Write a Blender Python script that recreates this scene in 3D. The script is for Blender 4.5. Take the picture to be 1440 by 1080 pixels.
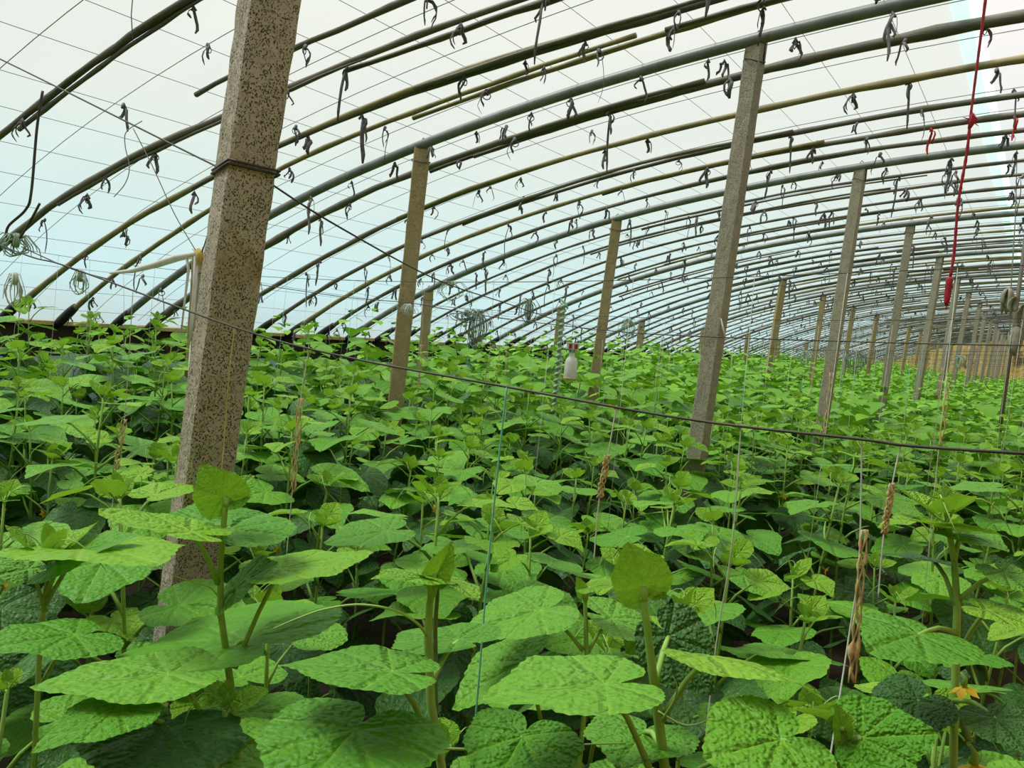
import bpy, math, random
import numpy as np
from mathutils import Vector, Matrix, noise
from math import sin, cos, tan, pi, sqrt, atan2, radians

for o in list(bpy.data.objects): bpy.data.objects.remove(o, do_unlink=True)
S = bpy.context.scene
COL = S.collection
rng = random.Random(7)

# ------------------------------------------------------------------ camera, sky, sun, exposure
EYE = 1.6
F_PX, ROLL, PITCH, YAW = 1120.0, 0.09, radians(4.0717), radians(33.345)
cam_d = bpy.data.cameras.new('camera'); cam = bpy.data.objects.new('camera', cam_d); COL.objects.link(cam)
cam_d.sensor_fit = 'HORIZONTAL'; cam_d.sensor_width = 36.0; cam_d.lens = 36.0 * F_PX / 1440.0
cam_d.clip_start = 0.02; cam_d.clip_end = 400
_f = Vector((-sin(YAW) * cos(PITCH), cos(YAW) * cos(PITCH), -sin(PITCH)))
_r0 = Vector((cos(YAW), sin(YAW), 0)); _u0 = _r0.cross(_f)
_r = _r0 * cos(ROLL) + _u0 * sin(ROLL); _u = -_r0 * sin(ROLL) + _u0 * cos(ROLL)
M = Matrix((( _r.x, _u.x, -_f.x, 0), (_r.y, _u.y, -_f.y, 0), (_r.z, _u.z, -_f.z, EYE), (0, 0, 0, 1)))
cam.matrix_world = M
S.camera = cam

w = bpy.data.worlds.new('overcast_sky'); S.world = w; w.use_nodes = True
nt = w.node_tree; bg = nt.nodes['Background']
tc = nt.nodes.new('ShaderNodeTexCoord'); sx = nt.nodes.new('ShaderNodeSeparateXYZ'); rp = nt.nodes.new('ShaderNodeValToRGB')
nt.links.new(tc.outputs['Generated'], sx.inputs[0])
mp = nt.nodes.new('ShaderNodeMapRange'); mp.inputs[1].default_value = -1; mp.inputs[2].default_value = 1
nt.links.new(sx.outputs[2], mp.inputs[0]); nt.links.new(mp.outputs[0], rp.inputs[0]); nt.links.new(rp.outputs[0], bg.inputs[0])
e = rp.color_ramp.elements
e[0].position = 0.0; e[0].color = (0.22, 0.25, 0.22, 1)
e[1].position = 1.0; e[1].color = (1.35, 1.30, 1.22, 1)
for ps, c in ((0.47, (0.26, 0.38, 0.40)), (0.51, (0.44, 0.86, 0.98)), (0.55, (0.58, 0.86, 0.91)), (0.61, (0.83, 0.87, 0.84)), (0.68, (1.0, .96, .93))):
    q = e.new(ps); q.color = c + (1,)
bg.inputs[1].default_value = 1.0

sun_d = bpy.data.lights.new('hazy_sun', 'SUN'); sun = bpy.data.objects.new('hazy_sun', sun_d); COL.objects.link(sun)
sun_d.energy = 5.8; sun_d.angle = radians(24); sun_d.color = (1, 0.97, 0.9)
sun.rotation_euler = (radians(12), radians(-28), 0)

S.view_settings.view_transform = 'Standard'; S.view_settings.look = 'None'
S.view_settings.exposure = 0.0; S.view_settings.gamma = 1.0; S.view_settings.use_curve_mapping = False

# ------------------------------------------------------------------ helpers
def pix(u, v, d):
    """World point seen at reference pixel (u, v) at depth d metres along the lens axis."""
    return Vector((0, 0, EYE)) + (_r * ((u - 720) / F_PX) + _u * ((540 - v) / F_PX) + _f) * d

class MB:
    def __init__(s): s.v = []; s.f = []; s.m = []; s.uv = []
    def add(s, vs, fs, m=0):
        b = len(s.v); s.v += [tuple(p) for p in vs]; s.f += [tuple(i + b for i in q) for q in fs]; s.m += [m] * len(fs)
    def tube(s, pts, rad, n=6, m=0, flat=1.0, cap=True):
        pts = [Vector(p) for p in pts]; k = len(pts)
        if not hasattr(rad, '__len__'): rad = [rad] * k
        vs = []; fs = []
        t = (pts[1] - pts[0]).normalized()
        a = Vector((0, 0, 1)) if abs(t.z) < .9 else Vector((1, 0, 0))
        nx = t.cross(a).normalized()
        for i, p in enumerate(pts):
            t = (pts[min(i + 1, k - 1)] - pts[max(i - 1, 0)]).normalized()
            nx = (nx - t * nx.dot(t)).normalized(); ny = t.cross(nx)
            for j in range(n):
                an = 2 * pi * j / n
                vs.append(p + (nx * cos(an) + ny * sin(an) * flat) * rad[i])
        for i in range(k - 1):
            for j in range(n):
                fs.append((i * n + j, i * n + (j + 1) % n, (i + 1) * n + (j + 1) % n, (i + 1) * n + j))
        if cap: fs += [tuple(range(n))[::-1], tuple((k - 1) * n + j for j in range(n))]
        s.add(vs, fs, m)
    def box(s, c, d, m=0, rot=None):
        vs = []
        for x in (-1, 1):
            for y in (-1, 1):
                for z in (-1, 1):
                    p = Vector((x * d[0] / 2, y * d[1] / 2, z * d[2] / 2))
                    if rot: p = rot @ p
                    vs.append(p + Vector(c))
        s.add(vs, [(0, 1, 3, 2), (4, 6, 7, 5), (0, 4, 5, 1), (2, 3, 7, 6), (0, 2, 6, 4), (1, 5, 7, 3)], m)
    def lathe(s, prof, n=16, m=0, c=(0, 0, 0)):
        vs = []; fs = []; k = len(prof)
        for r_, z in prof:
            for j in range(n):
                a = 2 * pi * j / n; vs.append((c[0] + r_ * cos(a), c[1] + r_ * sin(a), c[2] + z))
        for i in range(k - 1):
            for j in range(n): fs.append((i * n + j, i * n + (j + 1) % n, (i + 1) * n + (j + 1) % n, (i + 1) * n + j))
        fs += [tuple(range(n))[::-1], tuple((k - 1) * n + j for j in range(n))]
        s.add(vs, fs, m)
    def mesh(s, name, mats, smooth=True):
        me = bpy.data.meshes.new(name); me.from_pydata(s.v, [], s.f)
        for m in (mats if isinstance(mats, (list, tuple)) else [mats]): me.materials.append(m)
        me.polygons.foreach_set('material_index', s.m)
        me.polygons.foreach_set('use_smooth', [smooth] * len(s.f)); me.update()
        return me
    def obj(s, name, mats, parent=None, smooth=True):
        return link(name, s.mesh(name, mats, smooth), parent)

def link(name, me, parent=None):
    o = bpy.data.objects.new(name, me); COL.objects.link(o)
    if parent: o.parent = parent
    return o
def tag(o, label=None, cat=None, group=None, kind=None):
    if label: o['label'] = label
    if cat: o['category'] = cat
    if group: o['group'] = group
    if kind: o['kind'] = kind
    return o
def empty(name, loc, label, cat, group=None, rz=0):
    o = bpy.data.objects.new(name, None); COL.objects.link(o); o.location = loc; o.rotation_euler.z = rz
    o.empty_display_size = .05
    return tag(o, label, cat, group)

ORD = ('first second third fourth fifth sixth seventh eighth ninth tenth eleventh twelfth thirteenth fourteenth fifteenth sixteenth seventeenth '
       'eighteenth nineteenth twentieth').split()

# ------------------------------------------------------------------ node materials
class NT:
    def __init__(s, name):
        s.mat = bpy.data.materials.new(name); s.mat.use_nodes = True; s.t = s.mat.node_tree; s.t.nodes.clear()
        s.out = s.new('ShaderNodeOutputMaterial')
    def new(s, typ, **kw):
        n = s.t.nodes.new(typ)
        for k, v in kw.items(): setattr(n, k, v)
        return n
    def put(s, sock, v):
        if hasattr(v, 'is_output'): s.t.links.new(v, sock)
        elif v is not None: sock.default_value = v
    def math(s, op, a, b=0.0, c=None, clamp=False):
        n = s.new('ShaderNodeMath', operation=op, use_clamp=clamp); s.put(n.inputs[0], a); s.put(n.inputs[1], b)
        if c is not None: s.put(n.inputs[2], c)
        return n.outputs[0]
    def mix(s, fac, a, b, mode='MIX'):
        n = s.new('ShaderNodeMix', data_type='RGBA', blend_type=mode); s.put(n.inputs[0], fac)
        s.put(n.inputs[6], a + (1,) if isinstance(a, tuple) and len(a) == 3 else a); s.put(n.inputs[7], b + (1,) if isinstance(b, tuple) and len(b) == 3 else b)
        return n.outputs[2]
    def rng(s, v, a, b, c=0.0, d=1.0):
        n = s.new('ShaderNodeMapRange'); s.put(n.inputs[0], v)
        for i, q in enumerate((a, b, c, d)): n.inputs[i + 1].default_value = q
        return n.outputs[0]
    def noise(s, scale, detail=4, vec=None, rough=.55):
        n = s.new('ShaderNodeTexNoise'); n.inputs['Scale'].default_value = scale; n.inputs['Detail'].default_value = detail; n.inputs['Roughness'].default_value = rough
        if vec: s.t.links.new(vec, n.inputs['Vector'])
        return n.outputs[0]
    def voro(s, scale, vec=None, feat='F1'):
        n = s.new('ShaderNodeTexVoronoi', feature=feat); n.inputs['Scale'].default_value = scale
        if vec: s.t.links.new(vec, n.inputs['Vector'])
        return n.outputs['Distance']
    def bump(s, h, dist, strength=1.0, normal=None):
        n = s.new('ShaderNodeBump'); n.inputs['Strength'].default_value = strength; n.inputs['Distance'].default_value = dist
        s.t.links.new(h, n.inputs['Height'])
        if normal: s.t.links.new(normal, n.inputs['Normal'])
        return n.outputs[0]
    def bsdf(s, color, rough=.7, normal=None, spec=.3, **kw):
        n = s.new('ShaderNodeBsdfPrincipled'); s.put(n.inputs['Base Color'], color + (1,) if isinstance(color, tuple) else color)
        s.put(n.inputs['Roughness'], rough); n.inputs['Specular IOR Level'].default_value = spec
        for k, v in kw.items(): s.put(n.inputs[k], v)
        if normal: s.t.links.new(normal, n.inputs['Normal'])
        return n.outputs[0]
    def finish(s, sh): s.t.links.new(sh, s.out.inputs[0]); return s.mat
    def obj(s): return s.new('ShaderNodeTexCoord').outputs['Object']
    def rand(s): return s.new('ShaderNodeObjectInfo').outputs['Random']

def plain(name, c, rough=.6, c2=None, scale=30, spec=.3, trans=0.0, bump=0.0):
    t = NT(name); v = t.obj(); nz = t.noise(scale, 4, v)
    col = t.mix(t.rng(nz, .35, .65), c, c2 or tuple(x * .6 for x in c))
    nrm = t.bump(nz, bump) if bump else None
    sh = t.bsdf(col, rough, nrm, spec)
    if trans:
        tr = t.new('ShaderNodeBsdfTranslucent'); t.put(tr.inputs[0], col); mx = t.new('ShaderNodeMixShader'); mx.inputs[0].default_value = trans
        t.t.links.new(sh, mx.inputs[1]); t.t.links.new(tr.outputs[0], mx.inputs[2]); sh = mx.outputs[0]
    return t.finish(sh)

def leaf_mat(name, c1, c2, under, trans_c, trans=.3, attr=None, detail=True, blister=1.0):
    """Green leaf blade: palmate veins and blisters from the blade's own UV, paler underside, some light passing through."""
    t = NT(name)
    rnd = t.new('ShaderNodeAttribute', attribute_name='shade').outputs['Fac'] if attr else t.rand()
    col = t.mix(rnd, c1, c2)
    nrm = None
    v = t.obj()
    if detail:
        uv = t.new('ShaderNodeUVMap').outputs[0]
        sp = t.new('ShaderNodeSeparateXYZ'); t.t.links.new(uv, sp.inputs[0])
        x = sp.outputs[0]; y = t.math('ABSOLUTE', sp.outputs[1])
        best = alo = None
        for th in (0.0, 0.62, 1.35, 2.15):
            d = t.math('ABSOLUTE', t.math('SUBTRACT', t.math('MULTIPLY', x, sin(th)), t.math('MULTIPLY', y, cos(th))))
            al = t.math('ADD', t.math('MULTIPLY', x, cos(th)), t.math('MULTIPLY', y, sin(th)))
            d = t.math('ADD', d, t.math('MULTIPLY', t.math('LESS_THAN', al, 0.0), 5.0))
            if best is None: best, alo = d, al
            else:
                less = t.math('LESS_THAN', d, best)
                mm = t.new('ShaderNodeMix', data_type='FLOAT'); t.put(mm.inputs[0], less); t.put(mm.inputs[2], alo); t.put(mm.inputs[3], al); alo = mm.outputs[0]
                best = t.math('MINIMUM', best, d)
        wob = t.math('MULTIPLY', t.math('SUBTRACT', t.noise(5, 2, uv), .5), .16)
        sec = t.math('PINGPONG', t.math('ADD', t.math('SUBTRACT', alo, t.math('MULTIPLY', best, .8)), wob), .10)
        main = t.rng(best, 0.0, .030, 1.0, 0.0); secv = t.math('MULTIPLY', t.rng(sec, 0.0, .010, 1.0, 0.0), .35)
        vein = t.math('MAXIMUM', main, secv)
        col = t.mix(t.math('MULTIPLY', vein, .25), col, (c2[0] * 1.9, c2[1] * 1.5, c2[2] * 1.9))
        bl = t.voro(21, uv, 'SMOOTH_F1')
        h = t.math('ADD', t.math('MULTIPLY', t.math('SUBTRACT', 1.0, bl), .9 * blister), t.math('MULTIPLY', t.rng(best, 0.0, .07, -.8, 0.0), 1.0))
        h = t.math('ADD', h, t.math('MULTIPLY', t.rng(sec, 0.0, .03, -.16, 0.0), 1.0))
        nrm = t.bump(h, .007, .85)
        patch = t.rng(t.noise(6, 3, uv), .3, .7, 0.0, .35)
        col = t.mix(patch, col, (c1[0] * .75, c1[1] * .75, c1[2] * .7))
    back = t.new('ShaderNodeNewGeometry').outputs['Backfacing']
    col = t.mix(back, col, under)
    sh = t.bsdf(col, .45, nrm, .3)
    tr = t.new('ShaderNodeBsdfTranslucent'); tr.inputs[0].default_value = trans_c + (1,)
    mx = t.new('ShaderNodeMixShader'); mx.inputs[0].default_value = trans
    t.t.links.new(sh, mx.inputs[1]); t.t.links.new(tr.outputs[0], mx.inputs[2])
    return t.finish(mx.outputs[0])

MAT = {}
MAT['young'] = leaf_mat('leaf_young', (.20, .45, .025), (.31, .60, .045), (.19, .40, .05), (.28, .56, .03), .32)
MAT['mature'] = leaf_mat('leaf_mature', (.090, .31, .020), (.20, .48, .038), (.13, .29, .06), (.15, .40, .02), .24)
MAT['old'] = leaf_mat('leaf_old_shaded', (.032, .11, .02), (.06, .18, .03), (.07, .14, .045), (.05, .17, .015), .10)  # aged lower leaves, green darkened further as painted shade under the canopy
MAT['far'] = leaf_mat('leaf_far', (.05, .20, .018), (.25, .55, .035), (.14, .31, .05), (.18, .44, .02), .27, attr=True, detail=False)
MAT['stem'] = plain('stem_green', (.20, .37, .06), .55, (.27, .46, .10), 25)
MAT['stemold'] = plain('stem_old', (.09, .15, .04), .6, (.15, .22, .07), 25)
MAT['tendril'] = plain('tendril_green', (.36, .55, .14), .5, (.30, .45, .12), 20)
MAT['flower'] = plain('flower_yellow', (.90, .62, .04), .5, (.85, .52, .03), 40, trans=.3)
MAT['fruit'] = plain('fruit_green', (.12, .25, .05), .5, (.18, .33, .08), 120, bump=.002)
MAT['dried'] = plain('dried_vine', (.58, .46, .22), .8, (.40, .29, .13), 60, bump=.002)
MAT['tie'] = plain('tie_dark', (.10, .10, .11), .8, (.19, .19, .20), 40, trans=.2)
MAT['tiepale'] = plain('tie_pale', (.30, .28, .29), .8, (.18, .17, .19), 40, trans=.3)
MAT['tiered'] = plain('tie_red', (.65, .05, .03), .6, trans=.3)
MAT['wire'] = plain('wire_dark', (.035, .033, .032), .5, (.07, .06, .055), 20)
MAT['wiregrey'] = plain('wire_grey', (.20, .21, .21), .5, (.28, .28, .28), 20)
MAT['cord'] = plain('cord_grey', (.26, .29, .29), .8, (.32, .34, .34), 15)
MAT['twine'] = plain('twine_white', (.55, .60, .55), .8, (.40, .46, .40), 30)
MAT['twinegreen'] = plain('twine_green', (.14, .48, .36), .7, (.20, .55, .45), 30)
MAT['twineyellow'] = plain('twine_yellow', (.55, .36, .06), .8, (.60, .5, .2), 30)
MAT['netgreen'] = plain('string_bundle', (.20, .34, .26), .8, (.34, .42, .34), 30)
MAT['netdark'] = plain('string_bundle_dark', (.13, .19, .16), .8, (.25, .30, .26), 30)
MAT['netpale'] = plain('twine_pale_green', (.26, .48, .38), .8, (.36, .54, .44), 30)
MAT['red'] = plain('rope_red', (.30, .012, .03), .7, (.42, .03, .05), 60)
MAT['white'] = plain('plastic_white', (.82, .82, .81), .5, (.72, .72, .71), 15, trans=.3)
MAT['cloth'] = plain('cloth_olive', (.20, .19, .13), .9, (.32, .31, .24), 14, bump=.006)
MAT['rubber'] = plain('rubber_black', (.02, .02, .02), .6)
MAT['soil'] = plain('soil', (.05, .036, .024), .95, (.03, .022, .015), 6, bump=.03)
MAT['path'] = plain('path_earth', (.17, .12, .075), .95, (.12, .085, .05), 3, bump=.02)
MAT['bluefilm'] = plain('blue_sheet', (.50, .68, .74), .35, (.40, .6, .68), 5, trans=.3)

def bamboo_mat():
    t = NT('bamboo'); v = t.obj(); r = t.rand()
    c = t.mix(r, (.095, .088, .068), (.15, .13, .085))
    c = t.mix(t.math('MULTIPLY', t.math('GREATER_THAN', r, .86), .6), c, (.34, .28, .09))
    nz = t.noise(9, 5, v); c = t.mix(t.rng(nz, .3, .7), c, t.mix(.5, c, (.05, .05, .045)))
    mp = t.new('ShaderNodeMapping'); mp.inputs['Scale'].default_value = (2, 60, 60); t.t.links.new(v, mp.inputs[0])
    return t.finish(t.bsdf(c, .5, t.bump(t.noise(4, 3, mp.outputs[0]), .002), .35))
MAT['bamboo'] = bamboo_mat()
def pipe_mat():
    t = NT('pipe_steel'); v = t.obj(); nz = t.noise(5, 5, v)
    c = t.mix(t.rng(nz, .35, .65), (.12, .13, .125), (.19, .20, .19)); c = t.mix(t.rng(t.noise(14, 5, v), .62, .72), c, (.13, .085, .05))
    return t.finish(t.bsdf(c, .45, None, .4, Metallic=.2))
MAT['pipe'] = pipe_mat()
def concrete(name, speck, ca, cb):
    t = NT(name); v = t.obj(); r = t.rand()
    c = t.mix(r, ca, cb)
    c = t.mix(t.rng(t.noise(3.5, 4, v), .35, .7), c, tuple(q * .78 for q in ca))
    n2 = t.noise(70, 4, v, .6)
    c = t.mix(t.rng(n2, .35, .65, 0, .5), c, tuple(q * 1.1 for q in ca))
    mp = t.new('ShaderNodeMapping'); mp.inputs['Scale'].default_value = (1, 1, .75); t.t.links.new(v, mp.inputs[0])
    warp = t.new('ShaderNodeVectorMath', operation='ADD'); ns = t.new('ShaderNodeTexNoise'); ns.inputs['Scale'].default_value = 60
    t.t.links.new(mp.outputs[0], ns.inputs['Vector'])
    sc = t.new('ShaderNodeVectorMath', operation='SCALE'); sc.inputs['Scale'].default_value = .014
    t.t.links.new(ns.outputs['Color'], sc.inputs[0]); t.t.links.new(mp.outputs[0], warp.inputs[0]); t.t.links.new(sc.outputs[0], warp.inputs[1])
    vd = t.voro(235, warp.outputs[0]); pit = t.rng(vd, .26, .42, 1, 0)
    gate = t.rng(t.noise(30, 3, v), .36, .50, .2, 1)
    pit = t.math('MULTIPLY', pit, gate)
    pit = t.math('MAXIMUM', pit, t.math('MULTIPLY', t.rng(t.voro(130, warp.outputs[0]), .15, .27, 1, 0), t.rng(t.noise(45, 3, v), .42, .54, 0, 1)))
    c = t.mix(t.math('MULTIPLY', pit, speck), c, (.06, .05, .036))
    moss = t.rng(t.noise(5, 5, v), .60, .72, 0, .55)
    c = t.mix(moss, c, (.26, .17, .05))
    h = t.math('SUBTRACT', t.math('MULTIPLY', n2, .6), t.math('MULTIPLY', pit, 1.0))
    return t.finish(t.bsdf(c, .9, t.bump(h, .004, .9), .2))
MAT['concrete'] = concrete('concrete_pitted', .95, (.42, .38, .30), (.42, .38, .30)); MAT['concrete_far'] = concrete('concrete_grey', .55, (.36, .335, .27), (.40, .36, .27)); MAT['concrete_warm'] = concrete('concrete_warm', .5, (.42, .335, .18), (.40, .33, .21))
def earth_wall():
    t = NT('earth_wall'); v = t.obj()
    mp = t.new('ShaderNodeMapping'); mp.inputs['Scale'].default_value = (2.2, 1, .5); t.t.links.new(v, mp.inputs[0])
    c = t.mix(t.rng(t.noise(1.6, 5, mp.outputs[0]), .35, .65), (.52, .33, .10), (.72, .52, .22))
    c = t.mix(t.rng(t.noise(1.1, 4, v), .58, .66), c, (.15, .10, .05))
    return t.finish(t.bsdf(c, .95, t.bump(t.noise(6, 5, v), .05), .1))
MAT['earth'] = earth_wall()
def film_mat(name, tint, tr_amt):
    t = NT(name); v = t.obj()
    mp = t.new('ShaderNodeMapping'); mp.inputs['Scale'].default_value = (.5, 2.2, 1); t.t.links.new(v, mp.inputs[0])
    nz = t.noise(1.5, 5, mp.outputs[0])
    c = t.mix(t.rng(nz, .3, .7, 0, .22), tint, tuple(x * .86 for x in tint))
    a = t.new('ShaderNodeBsdfTransparent'); t.put(a.inputs[0], c)
    b = t.new('ShaderNodeBsdfTranslucent'); t.put(b.inputs[0], c)
    g = t.new('ShaderNodeBsdfDiffuse'); t.put(g.inputs[0], c)
    m1 = t.new('ShaderNodeMixShader'); m1.inputs[0].default_value = .15
    t.t.links.new(b.outputs[0], m1.inputs[1]); t.t.links.new(g.outputs[0], m1.inputs[2])
    m2 = t.new('ShaderNodeMixShader'); m2.inputs[0].default_value = 1 - tr_amt
    t.t.links.new(a.outputs[0], m2.inputs[1]); t.t.links.new(m1.outputs[0], m2.inputs[2])
    return t.finish(m2.outputs[0])
MAT['film'] = film_mat('greenhouse_film', (.655, .695, .675), .74)
MAT['hem'] = film_mat('film_hem_cyan', (.70, .90, .90), .5)

# ------------------------------------------------------------------ arch of the roof
_AX = np.array([-7.3, -6.0, -3.66, -1.43, 0.0, 1.0]); _AZ = np.array([-.30, .397, 1.21, 1.645, 1.78, 1.82]) + EYE
_AC = np.polyfit(_AX, _AZ, 4)
def arch(x): return float(np.polyval(_AC, x))
def slope(x): return float(np.polyval(np.polyder(_AC), x))
X0, X1 = -7.36, 1.0
YA, YB = -1.6, 47.0
PIPE0, BAY, NR = 1.15, 3.03, 6
def nrm(x):
    s_ = slope(x); l = sqrt(1 + s_ * s_); return Vector((-s_ / l, 0, 1 / l))

# ------------------------------------------------------------------ structure
m = MB(); nx, ny = 24, 60
rows = []
xs = [X0 - .6 + (2.2 - X0 + .6) * i / nx for i in range(nx + 1)]; ys = [YA - .5 + (YB + 1 - YA) * j / ny for j in range(ny + 1)]
vs = [(x, y, .03 * noise.noise((x * 1.3, y * 1.3, 0)) - .02) for x in xs for y in ys]
fs = [(i * (ny + 1) + j, (i + 1) * (ny + 1) + j, (i + 1) * (ny + 1) + j + 1, i * (ny + 1) + j + 1) for i in range(nx) for j in range(ny)]
m.add(vs, fs); tag(m.obj('floor', MAT['soil']), 'dark bare soil under the cucumber rows', kind='structure')

def film(name, xa, xb, mat, lift, n, ya=YA, yb=YB, sag=.012):
    m = MB(); ystep = .51 / 2; k = int((yb - ya) / ystep)
    vs = []
    for j in range(k + 1):
        y = ya + (yb - ya) * j / k
        for i in range(n + 1):
            x = xa + (xb - xa) * i / n
            p = Vector((x, y, arch(x))) + nrm(x) * (lift - sag * (j % 2) + .006 * noise.noise((x * 2, y * .8, 3)))
            vs.append(p)
    m.add(vs, [(j * (n + 1) + i, j * (n + 1) + i + 1, (j + 1) * (n + 1) + i + 1, (j + 1) * (n + 1) + i) for j in range(k) for i in range(n)])
    return m.obj(name, mat)
tag(film('ceiling', X0 - .02, -.50, MAT['film'], .045, 22), 'milky plastic film stretched over the bamboo and pipe ribs', kind='structure')
tag(film('ceiling.001', .48, X1 + .02, MAT['film'], .045, 5), 'milky plastic film above the open roof vent', kind='structure')
tag(film('trim_1', -.58, -.45, MAT['hem'], .058, 3, sag=.004), 'cyan folded film hem along the open roof vent', kind='structure')

# walls
def slab(name, poly, axis, a, b, mat, label):
    m = MB(); n = len(poly)
    vs = [((p[0], a, p[1]) if axis == 'y' else (a, p[0], p[1])) for p in poly] + [((p[0], b, p[1]) if axis == 'y' else (b, p[0], p[1])) for p in poly]
    m.add(vs, [tuple(range(n))[::-1], tuple(range(n, 2 * n))] + [(i, (i + 1) % n, (i + 1) % n + n, i + n) for i in range(n)])
    return tag(m.obj(name, mat, smooth=False), label, kind='structure')
gx = [X0 + (X1 - X0) * i / 20 for i in range(21)]
gable = [(X0, -.1)] + [(x, arch(x) - .02 + .05 * noise.noise((x * 3, 0, 1))) for x in gx] + [(1.7, 2.7), (1.7, -.1)]
slab('wall_east', gable, 'y', YB, YB + .8, MAT['earth'], 'ochre earth end wall far down the greenhouse')
slab('wall_west', gable, 'y', YA - .8, YA, MAT['earth'], 'ochre earth end wall')
slab('wall_north', [(YA, -.1), (YA, 2.75), (YB, 2.75), (YB, -.1)], 'x', 1.7, 2.5, MAT['earth'], 'thick earth back wall')
slab('wall_south', [(YA, -.1), (YA, 1.27), (YB, 1.27), (YB, -.1)], 'x', X0 - .5, X0 + .03, MAT['soil'], 'low dark earth kerb at the foot of the film')
m = MB(); m.box((1.37, (YA + YB) / 2, 3.08), (1.05, YB - YA, .08), rot=Matrix.Rotation(radians(42), 3, 'Y'))
tag(m.obj('roof_slab', MAT['path'], smooth=False), 'solid sloping back roof', kind='structure')
# ridge pipe & foot board
m = MB(); m.tube([(X1, YA, arch(X1) - .06), (X1, YB, arch(X1) - .06)], .035, 8); tag(m.obj('trim_2', MAT['pipe']), 'ridge pipe along the top of the roof', kind='structure')
m = MB()
for k in range(48):
    m.box((X0 + .055, YA + 1 * k + .5, 1.275 + .01 * rng.uniform(-1, 1)), (.05, .98, .035))
tag(m.obj('trim_3', MAT['dried'], smooth=False), 'brown boards along the film foot', kind='structure')
# pale blue plastic sheet draped inside along the front kerb
m = MB(); k = 90; vs = []
for j in range(k + 1):
    y = 1.6 + 16 * j / k
    for i, (xx, zz) in enumerate(((-7.28, .98), (-7.23, .85), (-7.17, .62), (-7.10, .4), (-7.0, .12))):
        vs.append((xx + .04 * noise.noise((y * 2, i, 0)), y, zz + .06 * noise.noise((y * 1.1, i, 5))))
m.add(vs, [(j * 5 + i, j * 5 + i + 1, (j + 1) * 5 + i + 1, (j + 1) * 5 + i) for j in range(k) for i in range(4)])
tag(m.obj('plastic_sheet', MAT['bluefilm']), 'pale blue plastic sheet draped inside the front kerb behind the plants', 'plastic sheet')

# ------------------------------------------------------------------ concrete posts
def post_mesh(h, w_, d_, rings, mat, seed, rough):
    """Square cast post with chipped edges, base at the origin."""
    m = MB(); per = []
    q = .12 * w_
    for sx_, sy_, ax in ((1, -1, 'y'), (1, 1, 'x'), (-1, 1, 'y'), (-1, -1, 'x')):
        pass
    cs = [(w_ / 2, -d_ / 2), (w_ / 2, d_ / 2), (-w_ / 2, d_ / 2), (-w_ / 2, -d_ / 2)]
    for i in range(4):
        a = Vector(cs[i]); b = Vector(cs[(i + 1) % 4]); L = (b - a).length
        for t in (q / L * .5, .3, .5, .7, 1 - q / L * .5): per.append(a.lerp(b, t))
    n = len(per); vs = []
    for k in range(rings + 1):
        z = h * k / rings
        tp = 1.0 if k < rings else .96
        for p in per:
            dsp = rough * noise.noise((p.x * 30 + seed * 7, p.y * 30, z * 22)) + rough * .8 * noise.noise((p.x * 9 + seed, p.y * 9, z * 5))
            u_ = p.normalized(); vs.append((p.x * tp + u_.x * dsp, p.y * tp + u_.y * dsp, z))
    fs = [(k * n + i, k * n + (i + 1) % n, (k + 1) * n + (i + 1) % n, (k + 1) * n + i) for k in range(rings) for i in range(n)]
    fs += [tuple(range(n))[::-1], tuple(rings * n + i for i in range(n))]
    m.add(vs, fs); return m
TALL = []
def add_post(row, i, x, y, w_, rz, lean, label):
    top = arch(x) - .035
    root = empty('concrete_post', (x - lean * top, y, -.02), label, 'post', 'concrete posts of the %s row' % row)
    near = y < 2 and row == 'tall'
    mb = post_mesh(top + .02, w_, w_ * .95, 170 if near else (40 if y < 9 else 12), None, i * 3.1 + len(row), .0035 if y < 9 else .002)
    sh = mb.obj('shaft', MAT['concrete' if near else ('concrete_far' if row == 'tall' else 'concrete_warm')], root, smooth=False)
    root.rotation_euler = (0, math.atan(lean), 0)
    sh.rotation_euler.z = rz
    c = MB(); g = w_ * .56      # wire seat that holds the rib
    c.tube([(-g, 0, top - .10), (-g * .9, 0, top + .02), (0, .0, top + .075), (g * .9, 0, top + .02), (g, 0, top - .10)], .004, 5)
    lp = [(g * 1.02 * (cos(a) * 1.12), g * 1.02 * sin(a) * 1.12, top - .09 + .01 * sin(2 * a)) for a in [2 * pi * q / 16 for q in range(17)]]
    c.tube(lp, .003, 5, cap=False)
    c.obj('wire_seat', MAT['wire'], root)
    return root
for i in range(16):
    y = PIPE0 + .03 + BAY * i
    if y > YB - .4: break
    o = ORD[i]
    lab = {0: 'big pitted concrete post nearest the camera with a rusty wire ring',
           1: 'second tall concrete post, cut off by the dark wire across the leaves'}.get(i, '%s tall concrete post back from the big pitted one' % o)
    TALL.append(add_post('tall', i, -1.43 + (0 if i < 2 else .03 * rng.uniform(-1, 1)), y if i else 1.2, .114 if i == 0 else .088, [radians(-20), radians(-6), radians(-5)][i] if i < 3 else radians(rng.uniform(-15, 15)), .115 if i == 0 else rng.uniform(.02, .045), lab))
    if i >= 1:
        lab = {1: 'brown concrete post of the middle row, nearest one, under a thick pipe', 2: 'second middle-row concrete post, right of the white bottle'}.get(i, '%s concrete post of the middle row down the greenhouse' % ORD[i - 1])
        add_post('middle', i, -3.66 + .03 * rng.uniform(-1, 1), y, .1, radians(rng.uniform(5, 35)), .04 + rng.uniform(-.01, .01), lab)
        lab = {1: 'short concrete post near the film foot, left of the big pitted one', 2: 'short concrete post right behind the nearest middle-row one'}.get(i, '%s short concrete post of the front row by the film foot' % ORD[i - 1])
        add_post('short', i, -6.05 + .05 * rng.uniform(-1, 1), y, .105, radians(rng.uniform(5, 35)), .01, lab)
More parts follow.
